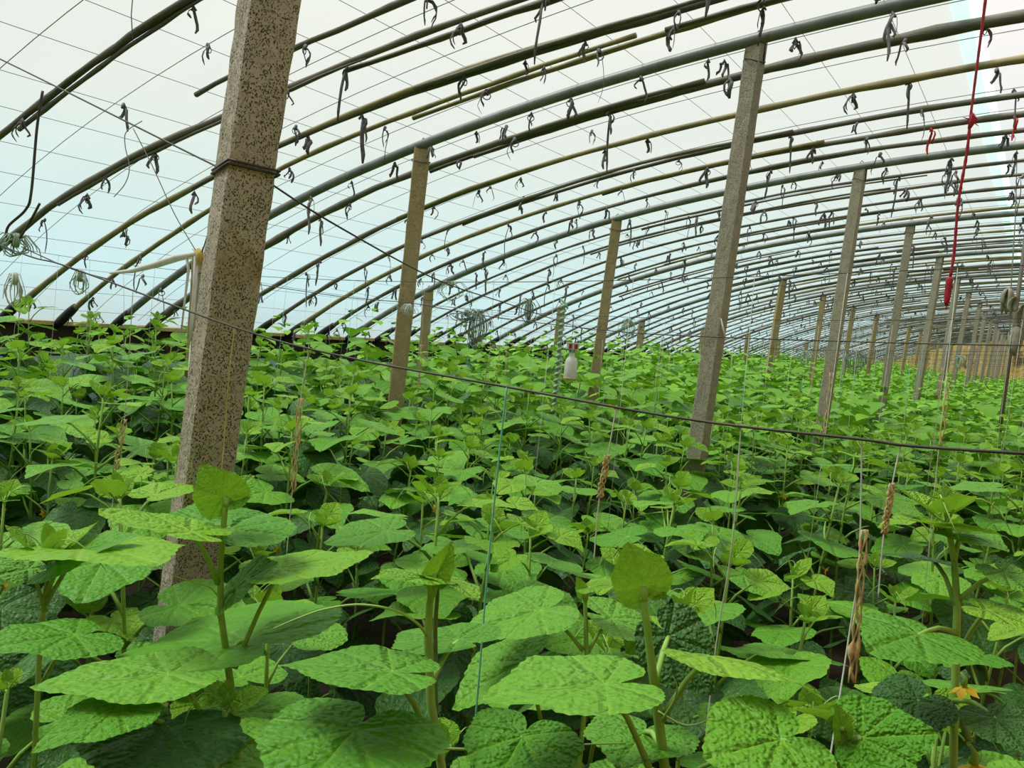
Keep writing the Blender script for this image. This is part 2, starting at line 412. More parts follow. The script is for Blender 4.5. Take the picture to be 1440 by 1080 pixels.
# rusty wire ring on the big post
P1 = TALL[0]
zr = (pix(350, 232, 1.79) - Vector((0, 0, 0))).z
m = MB(); g = .0605
c8 = []
for (ax, ay) in ((1, -1), (1, 0), (1, 1), (0, 1), (-1, 1), (-1, 0), (-1, -1), (0, -1), (1, -1)):
    c8.append(Matrix.Rotation(radians(-20), 3, 'Z') @ Vector((ax * g, ay * g * .96, zr + .02 + .012 * ax)))
m.tube(c8, .0035, 6); m.tube([p + Vector((0, 0, .008)) for p in c8], .003, 6)
tag(m.obj('wire_ring', MAT['wire'], P1), 'dark wire ring wound round the post')

# ------------------------------------------------------------------ roof ribs with their ties
def tie_mesh(seed):
    r_ = random.Random(seed); m = MB(); 
    m.tube([(0, -.012, -.012), (.006, 0, .008), (0, .012, -.010)], [.006, .012, .006], 6)      # the knot
    for k in range(r_.choice((2, 2, 3, 3))):
        L = r_.uniform(.04, .115) if r_.random() < .8 else r_.uniform(.15, .30)
        a = r_.uniform(0, 2 * pi); w_ = r_.uniform(.005, .0115)
        pts = []; off = Vector((cos(a), sin(a), 0)); ph = r_.uniform(0, 6)
        for q in range(6):
            t = q / 5
            pts.append(off * (.005 + .026 * sin(t * 2.2) + .006 * sin(ph + t * 7)) + Vector((.007 * sin(ph + t * 5), .007 * cos(ph * 2 + t * 6), -.008 - L * t + .018 * sin(pi * min(t * 2, 1)))))
        m.tube(pts, [w_ * .7, w_, w_ * 1.1, w_, w_ * 1.1, w_ * .5], 5, flat=.25)
    if r_.random() < .5:     # a loop standing out of the knot
        a = r_.uniform(0, 6); pts = [Vector((cos(a) * .02 * sin(t), sin(a) * .02 * sin(t), -.018 + .018 * cos(t))) for t in [pi * 2 * q / 8 for q in range(9)]]
        m.tube(pts, .0028, 4)
    return m
TIES = [tie_mesh(s) for s in range(12)]
TIE_ME = [t.mesh('tie', MAT['tie']) for t in TIES] + [TIES[q].mesh('tie', MAT['tiepale']) for q in (3, 7, 9, 5)]
TIE_RED = tie_mesh(33).mesh('tie', MAT['tiered'])
PURLIN_X = []
x = X0 + .22
while x < -.52:
    PURLIN_X.append(x); l = sqrt(1 + slope(x) ** 2); x += .385 / l * (1.0 + .12 * rng.uniform(-1, 1))
TIE_X = PURLIN_X + [-.38, .05, .5]

def rib_path(xa, xb, y, wob, seed, n, drop=.035, side=0.0):
    pts = []; yf, yr = y if isinstance(y, tuple) else (y, y)
    for i in range(n + 1):
        x = xa + (xb - xa) * i / n; y = yf + (yr - yf) * min(1.3, (x - X0) / 4.6)
        w1 = noise.noise((x * .55, seed * 3.7, 0)); w2 = noise.noise((x * .6, seed * 3.7, 9))
        k1 = noise.noise((x * 2.6, seed * 1.7, 4)) * .3
        p = Vector((x, y + side + wob * (w1 + k1), arch(x))) - nrm(x) * (drop + wob * .25 * (w2 + 1))
        pts.append(p)
    return pts
def bamboo(m, pts, ra, rb, seed):
    """A cane with a swelling at each node."""
    P_ = []; R_ = []
    tot = 0; nextn = .2
    for i, p in enumerate(pts):
        rr = ra + (rb - ra) * i / (len(pts) - 1)
        P_.append(p); R_.append(rr * (1.22 if i % 4 == 2 else 1.0))
    m.tube(P_, R_, 7)
def put_ties(parent, y, seed, each, dens, drop, dy=0):
    r_ = random.Random(seed); yf, yr = y if isinstance(y, tuple) else (y, y)
    yat = lambda x: yf + (yr - yf) * min(1.3, (x - X0) / 4.6)
    if each:
        for x in TIE_X:
            if r_.random() > dens or (seed == 5 and x < -3.9): continue
            o = link('tie', TIE_ME[r_.randrange(len(TIE_ME))] if not (abs(x + .6) < .25 and seed == 10) else TIE_RED, parent)
            xx = x + r_.uniform(-.05, .05)
            o.location = Vector((xx, yat(xx) + dy + r_.uniform(-.03, .03), arch(xx))) - nrm(xx) * (drop + .02) - parent.location
            o.rotation_euler.z = r_.uniform(0, 6.28); s_ = r_.uniform(.75, 1.35); o.scale = (s_, s_, s_)
    else:
        m = MB()
        for x in TIE_X:
            if r_.random() > dens: continue
            t = TIES[r_.randrange(len(TIES))]; xx = x + r_.uniform(-.05, .05)
            b = Vector((xx, yat(xx) + dy, arch(xx))) - nrm(xx) * (drop + .02) - parent.location
            m.add([Vector(p) + b for p in t.v], t.f)
        tag(m.obj('ties', MAT['tie'], parent), 'dark cloth ties knotted along the rib', kind='stuff')

n_rib = 0
ys_ribs = [PIPE0 - .5 * 4, PIPE0 - .5 * 2.2]   # two ribs behind the frame edge, kept for the shade they cast
k = 0
pipe_i = -1
near_bam = {1: (2.09, 2.09), 2: (2.62, 3.02), 3: (3.2, 3.52), 4: (3.67, 3.72), 5: (2.50, 2.70), 7: (4.53, 4.55), 8: (5.2, 5.23), 9: (5.8, 5.83), 10: (6.25, 6.26), 11: (6.7, 6.73)}
while True:
    y = PIPE0 + k * BAY / NR
    if y > YB - .2: break
    is_pipe = k % NR == 0
    seed = 100 + k
    if is_pipe:
        pipe_i += 1
        root = empty('pipe_rib', (X0, y, 1.25), 'grey steel pipe rib resting on the %s row of posts from the camera' % ORD[pipe_i], 'rib', 'steel pipe ribs of the roof')
        m = MB(); m.tube([p - root.location for p in rib_path(X0 + .05, X1, y, .012, seed, 48, .036)], .032, 10); m.obj('pipe', MAT['pipe'], root)
        drop = .07
    else:
        bi = k % NR - 1
        y = near_bam.get(k, (lambda a: (a, a + rng.uniform(-.06, .06)))(y + rng.uniform(-.05, .05))); yl = y; y = y[0]
        root = empty('bamboo_rib', (X0, y, 1.25), '%s bamboo rib beyond the %s steel pipe rib from the camera' % (ORD[bi], ORD[pipe_i]), 'rib', 'bamboo ribs of the roof')
        big = (rng.uniform(.95, 1.3) if k < 12 else rng.uniform(.7, 1.05) * (1 if y < 20 else .8)) * (1.5 if k == 7 else 1)
        # lower cane, butt end at the kerb; upper cane, butt end at the ridge, lapped beneath it
        lap0 = rng.uniform(-5.0, -3.2); lap1 = rng.uniform(-2.6, -1.0)
        n1 = 30 if y < 16 else 14
        m = MB(); bamboo(m, [p - root.location for p in rib_path(X0 + .05, lap1, yl, .05, seed, n1, .03)], .021 * big, .012 * min(1, big), seed); k == 5 or m.obj('cane', MAT['bamboo'], root)
        m = MB(); bamboo(m, [p - root.location for p in rib_path(X1, -3.95 if k == 5 else lap0, yl, .06, seed + .5, n1, .038, (0 if k in (1, 3, 5) else .035 * rng.choice((-1, 1))))], .022 * big, .012 * min(1, big), seed); m.obj('cane', MAT['bamboo'], root)
        if rng.random() < .5 and y < 24:
            a = rng.uniform(-6, -1.5); m = MB()
            bamboo(m, [p - root.location for p in rib_path(a, a + rng.uniform(1.6, 3.5), yl, .05, seed + .8, 16, .055, rng.uniform(-.08, .08))], .013, .006, seed); m.obj('cane', MAT['bamboo'], root)
        drop = .06
    # black rubber shoe at the foot
    m = MB(); pts = [p - root.location for p in rib_path(X0 + .04, X0 + .34, y, .01, seed, 4, .036)]; m.tube(pts, [.036, .04, .04, .038, .032], 8); k == 5 or m.obj('foot_sleeve', MAT['rubber'], root)
    put_ties(root, y if is_pipe else yl, k, y < 19, .72 if y < 10 else .62, drop)
    n_rib += 1; k += 1
for j, y in enumerate(ys_ribs):
    root = empty('bamboo_rib', (X0, y, 1.25), '%s bamboo rib on the near side of the big pitted post' % ORD[j], 'rib', 'bamboo ribs of the roof')
    m = MB(); bamboo(m, [p - root.location for p in rib_path(X0 + .05, X1, y, .05, 80 + j, 30, .03)], .022, .014, 1); m.obj('cane', MAT['bamboo'], root)

# lengthwise wires
for i, x in enumerate(PURLIN_X):
    m = MB(); pts = []
    for j in range(60):
        y = YA + (YB - YA) * (j / 59)
        pts.append(Vector((x + .02 * noise.noise((y * .3, i * 5, 0)), y, arch(x))) + nrm(x) * (.002 + .006 * noise.noise((y * .7, i * 3.3, 1))))
    m.tube(pts, .0017, 4)
    tag(m.obj('roof_wire', MAT['wiregrey']), 'thin grey roof wire running lengthwise, %s up from the film foot' % (ORD + ['twenty-first', 'twenty-second', 'twenty-third', 'twenty-fourth', 'twenty-fifth'])[i], 'wire', 'lengthwise roof wires')
# cords across between ribs
for k in range(0, 60):
    y = PIPE0 + (k + .5 + .12 * rng.uniform(-1, 1)) * BAY / NR
    root = empty('roof_string', (X0, y, 1.25), 'thin pale string across the roof, %s gap of the %s bay away' % (ORD[k % NR], ORD[k // NR]), 'cord', 'cords pressed along the film between ribs')
    m = MB(); m.tube([Vector((x_, y + .015 * sin(x_ * .9 + k), arch(x_))) + nrm(x_) * .012 - root.location for x_ in [X0 + .1 + (-.3 - X0) * q / 24 for q in range(25)]], .0026, 4); m.obj('strand', MAT['cord'], root)
    if k < 16: put_ties(root, y, 500 + k, True, .22, -.01)

# ------------------------------------------------------------------ cucumber leaves
_TH = np.radians([0, 10, 22, 36, 52, 66, 82, 100, 118, 136, 152, 165, 174, 180])
_RR = np.array([1.0, .89, .77, .72, .72, .66, .62, .63, .57, .51, .45, .36, .22, .09])
def blade(nth, rings, seed, L, droop=.25, fold=.12, wave=.05, teeth=True, cup=0.0):
    """Leaf blade with the petiole joint at the origin, tip along +X; returns verts, faces, uvs."""
    r_ = random.Random(seed); ph = [r_.uniform(0, 6.28) for _ in range(5)]
    asym = r_.uniform(-.06, .06); vs = [(0, 0, 0)]; uv = [(0, 0)]
    for k in range(1, rings + 1):
        t = (k / rings) ** .85
        for j in range(nth):
            th = -pi + 2 * pi * (j + .5) / nth
            R_ = float(np.interp(abs(th), _TH, _RR)) * (1 + asym * sin(th)) * (1 + .03 * sin(3 * th + ph[0]))
            if teeth and k == rings: R_ *= 1 + (.016 if j % 2 else -.012)
            x = R_ * t * cos(th); y = R_ * t * sin(th) * 1.02
            rr = R_ * t
            z = -droop * x * abs(x) * .8 - droop * .35 * y * y + fold * abs(y) * (1 - .5 * rr) + cup * rr * rr
            # ridges between main veins
            sec = abs(sin(2.35 * abs(th) * 1.0))
            z += .035 * sec * rr * (1 - rr * .6)
            z += wave * (sin(3 * th + ph[1]) * .7 + sin(5 * th + ph[2]) * .6 + sin(9 * th + ph[3]) * .25) * rr * rr
            z += .012 * noise.noise((x * 7 + seed, y * 7, 0))
            vs.append((x * L, y * L, z * L)); uv.append((x, y))
    fs = [(0, 1 + j, 1 + (j + 1) % nth) for j in range(nth)]
    for k in range(rings - 1):
        a = 1 + k * nth; b = a + nth
        for j in range(nth):
            fs.append((a + j, b + j, b + (j + 1) % nth, a + (j + 1) % nth))
    return vs, fs, uv
def set_uv(me, uvs):
    l = me.uv_layers.new(name='UVMap')
    idx = np.zeros(len(me.loops), dtype=np.int32); me.loops.foreach_get('vertex_index', idx)
    l.data.foreach_set('uv', np.asarray(uvs, dtype=np.float32)[idx].ravel())

PET = (.105, .085)     # where the joint sits from the stem, for a leaf at scale 1
def leaf_proto(seed, age, hi):
    r_ = random.Random(seed)
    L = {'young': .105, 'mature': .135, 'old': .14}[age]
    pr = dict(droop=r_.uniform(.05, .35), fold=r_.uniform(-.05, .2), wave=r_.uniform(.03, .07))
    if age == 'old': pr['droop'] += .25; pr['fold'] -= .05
    if age == 'young': pr['fold'] += .18
    vs, fs, uv = blade(56 if hi else 28, 7 if hi else 3, seed, L, **pr)
    tilt = Matrix.Rotation(r_.uniform(-.12, .22) + (.22 if age == 'old' else 0), 3, 'Y') @ Matrix.Rotation(r_.uniform(-.22, .22), 3, 'X')
    j = Vector((PET[0], 0, PET[1]))
    m = MB(); m.add([tilt @ Vector(p) + j for p in vs], fs, 0)
    n0 = len(m.v)
    pts = [Vector((0, 0, 0)), Vector((.035, .004, .042)), Vector((.075, .0, .074)), j - Vector((0, 0, .001))]
    m.tube(pts, [.0042, .0034, .003, .0026], 6 if hi else 4, 1)
    me = m.mesh('leaf', [MAT[age], MAT['stem']]); set_uv(me, uv + [(0, 0)] * (len(m.v) - n0)); return me
LEAF = {(a, hi): [leaf_proto(10 + 7 * q + (50 if a == 'old' else 0) + (90 if a == 'young' else 0), a, hi) for q in range(6)] for a in ('young', 'mature', 'old') for hi in (True, False)}

def tip_mesh(seed, hi):
    """Growing tip: a few folded small leaves round the bud, with curled tendrils."""
    r_ = random.Random(seed); m = MB(); uv = []
    for q in range(4):
        L = (.062, .05, .036, .026)[q] * r_.uniform(.85, 1.15)
        vs, fs, u_ = blade(28 if hi else 16, 4 if hi else 2, seed * 5 + q, L, droop=-.1, fold=.45, wave=.05)
        el = radians((20, 42, 62, 78)[q] + r_.uniform(-12, 12)); az = q * 2.4 + seed + r_.uniform(-.4, .4)
        R_ = Matrix.Rotation(az, 3, 'Z') @ Matrix.Rotation(-el, 3, 'Y') @ Matrix.Rotation(r_.uniform(-.4, .4), 3, 'X')
        b = Vector((cos(az) * .012, sin(az) * .012, .012 * q - .005)) + Vector((cos(az), sin(az), .6)) * (.02 if q < 2 else 0)
        m.add([R_ @ Vector(p) + b for p in vs], fs, 0); uv += u_
        n0 = len(m.v); m.tube([Vector((0, 0, -.01)), b * .6 + Vector((0, 0, -.004)), b], .002, 4, 1); uv += [(0, 0)] * (len(m.v) - n0)
    for q in range(2):
        n0 = len(m.v); az = r_.uniform(0, 6.28); pts = []
        for i in range(9):
            t = i / 8; pts.append(Vector((cos(az + t) * .09 * t, sin(az + t) * .09 * t, .05 * sin(t * 3) - .02 * t)))
        m.tube(pts, [.0012] * 6 + [.001, .0008, .0006], 3, 2); uv += [(0, 0)] * (len(m.v) - n0)
    me = m.mesh('shoot_tip', [MAT['young'], MAT['stem'], MAT['tendril']]); set_uv(me, uv); return me
TIP = {hi: [tip_mesh(q + 1, hi) for q in range(5)] for hi in (True, False)}
def flower_mesh(seed):
    r_ = random.Random(seed); m = MB()
    m.tube([(0, 0, 0), (.01, 0, .004), (.02, 0, 0)], [.002, .0035, .005], 6, 1)
    for q in range(5):
        a = q * 2 * pi / 5; d = Vector((.55, cos(a), sin(a))).normalized(); s_ = Vector((0, -sin(a), cos(a)))
        b = Vector((.02, 0, 0))
        m.add([b, b + d * .014 + s_ * .008, b + d * .027, b + d * .014 - s_ * .008, b + d * .015 + Vector((.003, 0, 0))], [(0, 1, 4), (1, 2, 4), (2, 3, 4), (3, 0, 4)], 0)
    return m.mesh('flower', [MAT['flower'], MAT['stem']])
FLOWER = [flower_mesh(q) for q in range(3)]

class PlantDesign:
    """Stem path, leaf nodes and tip of one plant, base at the origin."""
    def __init__(s, seed, h):
        r_ = random.Random(seed); s.h = h
        lx, ly = r_.uniform(-.06, .06), r_.uniform(-.06, .06); ph = r_.uniform(0, 6)
        s.path = [Vector((lx * t + .012 * sin(ph + 5 * t), ly * t + .012 * cos(ph + 6 * t), h * t)) for t in [q / 8 for q in range(9)]]
        s.nodes = []
        z = .33 + r_.uniform(0, .08); az = r_.uniform(0, 6.28)
        while z < h - .035:
            top = h - z
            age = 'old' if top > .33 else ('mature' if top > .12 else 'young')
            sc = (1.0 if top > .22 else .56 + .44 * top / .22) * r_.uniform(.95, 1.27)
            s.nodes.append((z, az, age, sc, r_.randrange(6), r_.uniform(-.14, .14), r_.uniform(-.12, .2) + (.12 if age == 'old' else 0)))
            z += r_.uniform(.056, .080); az += 2.4 + r_.uniform(-.6, .6)
        s.tip = r_.randrange(5); s.tipaz = r_.uniform(0, 6.28); s.fl = [(r_.uniform(.5, h - .15), r_.uniform(0, 6.28)) for _ in range(2)]
    def at(s, z):
        t = max(0, min(.9999, z / s.h)) * 8; i = int(t); return s.path[i].lerp(s.path[i + 1], t - i)
DES = [PlantDesign(200 + q, .90 + .03 * q) for q in range(9)]
STEM = []
for q, d in enumerate(DES):
    m = MB(); m.tube(d.path, [.0065 - .003 * i / 8 for i in range(9)], 6); STEM.append(m.mesh('stem', MAT['stem']))

def build_plant(d, qi, loc, rz, hi, label, group, flowers=False, sz=1.0, zs=1.0, low=False):
    root = empty('cucumber_plant', loc, label, 'plant', group, rz); root.scale = (sz, sz, sz * zs)
    link('stem', STEM[qi], root)
    for z, az, age, sc, vi, rx, ry in d.nodes:
        if low and age == 'young': age = 'mature'
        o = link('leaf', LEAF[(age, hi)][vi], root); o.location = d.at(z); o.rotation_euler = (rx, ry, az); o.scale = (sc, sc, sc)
    o = link('shoot_tip', TIP[hi][d.tip], root); o.location = d.path[-1]; o.rotation_euler.z = d.tipaz
    if low: o.scale = (.6,) * 3
    if flowers:
        for z, az in d.fl[:flowers]:
            o = link('flower', FLOWER[int(az * 10) % 3], root); o.location = d.at(z); o.rotation_euler = (0, .3, az); o.scale = (.75,) * 3
    return root

# where plants stand: rows across the house, in pairs
cands = []
row = 0; y = .55
while y < YB - .5:
    x = -6.95 + rng.uniform(0, .2)
    while x < .22:
        cands.append((x + rng.uniform(-.05, .05), y + rng.uniform(-.06, .06), row)); x += .25
    y += (.42, .60)[row % 2]; row += 1
def crop_h(x, y): return 1.0 + .060 * max(0, -x - 2.2) + .012 * max(0, min(9, y - 3))   # the crop stands taller toward the film foot
def camcoord(p):
    q = Vector(p) - Vector((0, 0, EYE)); d = q.dot(_f); return (720 + F_PX * q.dot(_r) / d, 540 - F_PX * q.dot(_u) / d, d) if d > .05 else (0, 0, d)
posts_xy = [(-1.43, 1.2), (-1.7, 1.2)] + [(xx, PIPE0 + .03 + BAY * i) for i in range(1, 16) for xx in (-1.45, -3.7, -6.06)]
def near_post(x, y): return min(((x - a) ** 2 + (y - b) ** 2, (a, b)) for a, b in posts_xy)
sel = []; far = []
for x, y, rw in cands:
    u_, v_, d_ = camcoord((x, y, 1.15))
    if d_ < 1.0: continue
    inside = -220 * max(1, 1.4 / d_) < u_ < 1440 + 260
    if not -1500 < u_ < 2900: continue
    if near_post(x, y)[0] < .012: continue
    (sel if d_ < 30 and inside else far).append((d_, x, y, rw, u_, v_))
sel.sort(); individuals = sel[:288]; far += sel[288:]
LAND = [(-1.6, 1.2, 'the big pitted post')]
for i in range(1, 5):
    yy_ = PIPE0 + .03 + BAY * i
    LAND += [(-1.45, yy_, 'the %s tall post' % ORD[i]), (-3.7, yy_, 'the %s middle post' % ORD[i - 1]), (-6.06, yy_, 'the %s short post' % ORD[i - 1])]
def side_of(dx, dy):
    a = math.degrees(atan2(dx * cos(YAW) + dy * sin(YAW), -dx * sin(YAW) + dy * cos(YAW))) % 360
    return ('behind', 'behind and right of', 'right of', 'before and right of', 'before', 'before and left of', 'left of', 'behind and left of')[int((a + 22.5) // 45) % 8]
NTH = {}
def place_words(x, y, kind):
    dd, a, b, nm = min(((x - a) ** 2 + (y - b) ** 2, a, b, nm) for a, b, nm in LAND)
    key = (kind, side_of(x - a, y - b), nm); n = NTH.get(key, 0); NTH[key] = n + 1
    return key[1], nm, ORD[n] if n < 20 else str(n + 1) + 'th'
def by_land(p): return min((p[0] - a) ** 2 + (p[1] - b) ** 2 for a, b, nm in LAND)
individuals.sort(key=lambda c: by_land((c[1], c[2])))
for q, (d_, x, y, rw, u_, v_) in enumerate(individuals):
    qi = rng.randrange(len(DES)); sz = rng.uniform(.9, 1.1)
    zs = 1.0
    zs = crop_h(x, y) / 1.02; top = DES[qi].h * sz * zs
    if d_ < 1.5:
        lim = EYE - (.50 if d_ < 1.15 else .42) * d_ + (.0 if d_ < 1.2 else .05)
        if top > lim: zs *= lim / top
    sd, nm, nth = place_words(x, y, 'plant')
    build_plant(DES[qi], qi, (x, y, 0), rng.uniform(0, 6.28), d_ < 4.2, 'green cucumber plant %s %s, %s from it' % (sd, nm, nth), 'cucumber plants in the dense rows', (rng.choice((1, 2)) if rng.random() < .28 else 0) if d_ < 4 else 0, sz, zs, d_ < 1.3)

# the rest of the field, too far to pick apart: one object
V = []; Fc = []; SH = []
base = 0
LOW = {}
for a in ('young', 'mature', 'old'):
    for q in range(4):
        vs, fs, uv = blade(11, 2, 300 + q, {'young': .105, 'mature': .135, 'old': .14}[a], droop=.3, fold=.1, wave=.06, teeth=False)
        tris = []
        for f in fs: tris += [f] if len(f) == 3 else [(f[0], f[1], f[2]), (f[0], f[2], f[3])]
        tl = Matrix.Rotation(.2 if a != 'old' else .45, 3, 'Y')
        LOW[a, q] = (np.array([tl @ Vector(p) + Vector((PET[0], 0, PET[1])) for p in vs]), np.array(tris))
for d_, x, y, rw, u_, v_ in far:
    des = DES[rng.randrange(len(DES))]; s_ = rng.uniform(.88, 1.12); rz = rng.uniform(0, 6.28)
    for z, az, age, sc, vi, rx, ry in des.nodes[1 if y < 20 else 3:] + [(des.h, 1 + rz, 'young', .6, 1, 0, -.6), (des.h, 3 + rz, 'young', .5, 2, 0, -.9)]:
        vv, tt = LOW[age, vi % 4]
        R_ = np.array(Matrix.Rotation(az + rz, 3, 'Z') @ Matrix.Rotation(ry, 3, 'Y') @ Matrix.Rotation(rx, 3, 'X'))
        c = des.at(z); V.append((vv * sc) @ R_.T * s_ + np.array([c.x + x, c.y + y, c.z * s_ * crop_h(x, y) / 1.02])); Fc.append(tt + base); base += len(vv)
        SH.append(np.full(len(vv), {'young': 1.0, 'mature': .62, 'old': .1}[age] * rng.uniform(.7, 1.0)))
V = np.concatenate(V).astype(np.float32); Fc = np.concatenate(Fc).astype(np.int32); SH = np.concatenate(SH).astype(np.float32)
me = bpy.data.meshes.new('cucumber_field'); me.vertices.add(len(V)); me.vertices.foreach_set('co', V.ravel())
me.loops.add(len(Fc) * 3); me.loops.foreach_set('vertex_index', Fc.ravel()); me.polygons.add(len(Fc))
me.polygons.foreach_set('loop_start', np.arange(0, len(Fc) * 3, 3, dtype=np.int32)); me.polygons.foreach_set('loop_total', np.full(len(Fc), 3, dtype=np.int32))
me.polygons.foreach_set('use_smooth', np.ones(len(Fc), dtype=bool)); me.update(calc_edges=True)
at = me.attributes.new('shade', 'FLOAT', 'POINT'); at.data.foreach_set('value', SH)
me.materials.append(MAT['far']); tag(link('cucumber_field', me), 'mass of cucumber leaves filling the far rows to the end wall', 'plants', kind='stuff')

# ------------------------------------------------------------------ the plants closest to the camera, leaf by leaf
def hero_leaf(root, junction, tip, width=1.0, up=(0, 0, 1), roll=0.0, age='mature', seed=0, pet=None, label=None, **kw):
    """A blade from its petiole joint to its tip (world points), with the petiole down to `pet` on the stem."""
    j, t = Vector(junction), Vector(tip); L = (t - j).length; ex = (t - j).normalized()
    ez = Vector(up); ez = (ez - ex * ez.dot(ex)).normalized(); ey = ez.cross(ex)
    R_ = Matrix((ex, ey, ez)).transposed() @ Matrix.Rotation(roll, 3, 'X')
    a = dict(droop=.15, fold=.08, wave=.04); a.update(kw)
    vs, fs, uv = blade(88, 12, seed, L, **a)
    m = MB(); m.add([R_ @ Vector((p[0], p[1] * width, p[2])) for p in vs], fs)
    me = m.mesh('leaf', [MAT[age], MAT['stem']]); 
    n0 = len(m.v); set_uv(me, uv)
    o = link('leaf', me, root); o.location = j - root.location
    if label: o['label'] = label
    if pet is not None:
        p = Vector(pet); mid = p.lerp(j, .5) + Vector((0, 0, .008))
        q = MB(); q.tube([p - j, p.lerp(j, .25) + Vector((0, 0, .005)) - j, mid - j, p.lerp(j, .8) + Vector((0, 0, .004)) - j, Vector((0, 0, -.001))], [.0042, .0034, .0032, .003, .0026], 8)
        s_ = q.obj('petiole', MAT['stem'], o)
    return o
def hero_stem(root, pts, r0, r1):
    pts = [Vector(p) for p in pts]; fl = pts[-1].copy(); base = Vector((fl.x, fl.y, 0)); pts.append(fl.lerp(base, .5)); pts.append(base)
    k = len(pts); m = MB(); P_ = []; R_ = []
    for i in range(k - 1):
        for q in range(4):
            t = q / 4; P_.append(pts[i].lerp(pts[i + 1], t)); R_.append(.68 * (r0 + (r1 - r0) * min(1, (i + t) / 3)))
    P_.append(pts[-1]); R_.append(r1)
    m.tube([p - root.location for p in P_], R_, 8); return m.obj('stem', MAT['stem'], root)
def tendril(root, pts, r_=.0014):
    m = MB(); pts = [Vector(p) for p in pts]; P_ = []
    for i in range(len(pts) - 1):
        p0 = pts[max(i - 1, 0)]; p1 = pts[i]; p2 = pts[i + 1]; p3 = pts[min(i + 2, len(pts) - 1)]
        for q in range(6):
            t = q / 6; P_.append(.5 * ((2 * p1) + (p2 - p0) * t + (2 * p0 - 5 * p1 + 4 * p2 - p3) * t * t + (3 * p1 - p0 - 3 * p2 + p3) * t ** 3))
    P_.append(pts[-1]); m.tube([p - root.location for p in P_], [r_ * (1 - .6 * i / len(P_)) for i in range(len(P_))], 5); return m.obj('tendril', MAT['tendril'], root)
def bud(root, p, seed, s_=1.0, rz=0):
    o = link('shoot_tip', TIP[True][seed], root); o.location = Vector(p) - root.location; o.scale = (s_,) * 3; o.rotation_euler.z = rz; return o
def hero(base_px, d, label):
    p = pix(base_px[0], base_px[1], d); return empty('cucumber_plant', (p.x, p.y, 0), label, 'plant', 'cucumber plants closest to the camera')
TOCAM = -_f
UP = Vector((0, 0, 1))

# plant in front of the big post
A = hero((338, 1078), 1.16, 'tall cucumber plant standing just before the big post, yellowish top leaf upright')
hero_stem(A, [pix(318, 700, 1.10), pix(310, 790, 1.10), pix(310, 860, 1.11), pix(324, 960, 1.13), pix(338, 1078, 1.16)], .0055, .0075)
hero_leaf(A, pix(314, 700, 1.10), pix(284, 656, 1.08), 1.05, TOCAM + UP * .25, .1, 'young', 1, fold=.2, pet=pix(317, 712, 1.10))
hero_leaf(A, pix(324, 700, 1.11), pix(356, 664, 1.14), .9, UP + TOCAM * 0.42, 0, 'mature', 2, pet=pix(318, 712, 1.10))
hero_leaf(A, pix(268, 748, 1.02), pix(138, 724, 1.00), 1.15, UP + TOCAM * -0.01, .12, 'young', 3, pet=pix(306, 820, 1.10), droop=-.05, fold=.05)
hero_leaf(A, pix(395, 800, 1.16), pix(522, 776, 1.22), 1.1, UP + TOCAM * -0.01, -.1, 'young', 4, pet=pix(330, 940, 1.12), fold=.02, droop=.05)
hero_leaf(A, pix(322, 745, 1.13), pix(380, 705, 1.25), 1.1, UP, .1, 'mature', 5, pet=pix(313, 760, 1.10))
hero_leaf(A, pix(330, 830, 1.13), pix(385, 785, 1.10), .8, UP + TOCAM * 0.10, .5, 'mature', 6, pet=pix(310, 850, 1.11))
hero_leaf(A, pix(236, 948, .93), pix(44, 962, .88), .95, UP + TOCAM * -.12, -.02, 'mature', 7, pet=pix(288, 1012, 1.08), fold=.02, droop=.05)
hero_leaf(A, pix(170, 995, .86), pix(45, 1036, .80), 1.0, UP + TOCAM * 0.07, .1, 'mature', 8, pet=pix(300, 1060, 1.12), fold=-.03, droop=.25)
hero_leaf(A, pix(235, 1022, .95), pix(180, 1098, .82), 1.15, UP + TOCAM * 0.09, -.1, 'old', 9, pet=pix(325, 1070, 1.14), droop=.2)
hero_leaf(A, pix(350, 900, 1.15), pix(250, 860, 1.30), 1.1, UP, -.1, 'mature', 10, pet=pix(318, 925, 1.12))
tendril(A, [pix(309, 842, 1.1), pix(295, 826, 1.06), pix(270, 818, 1.04), pix(240, 808, 1.04)])
tendril(A, [pix(290, 1012, 1.08), pix(320, 1035, 1.0), pix(345, 1048, .98), pix(356, 1060, .97)], .002)

B = hero((622, 1085), .92, 'cucumber plant with a long arched tendril and a broad blistered leaf at lower left')
hero_stem(B, [pix(612, 808, .92), pix(604, 850, .92), pix(602, 900, .91), pix(606, 990, .91), pix(622, 1085, .92)], .005, .0078)
m = MB(); m.tube([p - B.location for p in (pix(617, 815, .935), pix(612, 880, .935), pix(612, 960, .93), pix(612, 1030, .92))], [.002, .003, .0035, .004], 7); m.obj('side_stem', MAT['stemold'], B)
hero_leaf(B, pix(614, 808, .92), pix(637, 766, .91), .62, TOCAM + UP * .2, .3, 'young', 21, fold=.25, pet=pix(608, 825, .92))
hero_leaf(B, pix(600, 815, .91), pix(520, 806, .86), .75, UP + TOCAM * 0.12, .15, 'young', 22, fold=.12, pet=pix(606, 840, .92))
hero_leaf(B, pix(622, 814, .93), pix(676, 833, .88), .75, UP + TOCAM * 0.10, -.3, 'young', 23, fold=.1, pet=pix(608, 838, .92))
hero_leaf(B, pix(551, 944, .80), pix(388, 922, .80), 1.02, UP + TOCAM * -.14, .02, 'mature', 24, fold=.06, droop=.10, pet=pix(608, 1048, .91))
hero_leaf(B, pix(500, 1026, .78), pix(405, 1115, .68), 1.35, UP + TOCAM * 0.10, .1, 'mature', 25, fold=.06, droop=.25, wave=.06, pet=pix(612, 1060, .91))
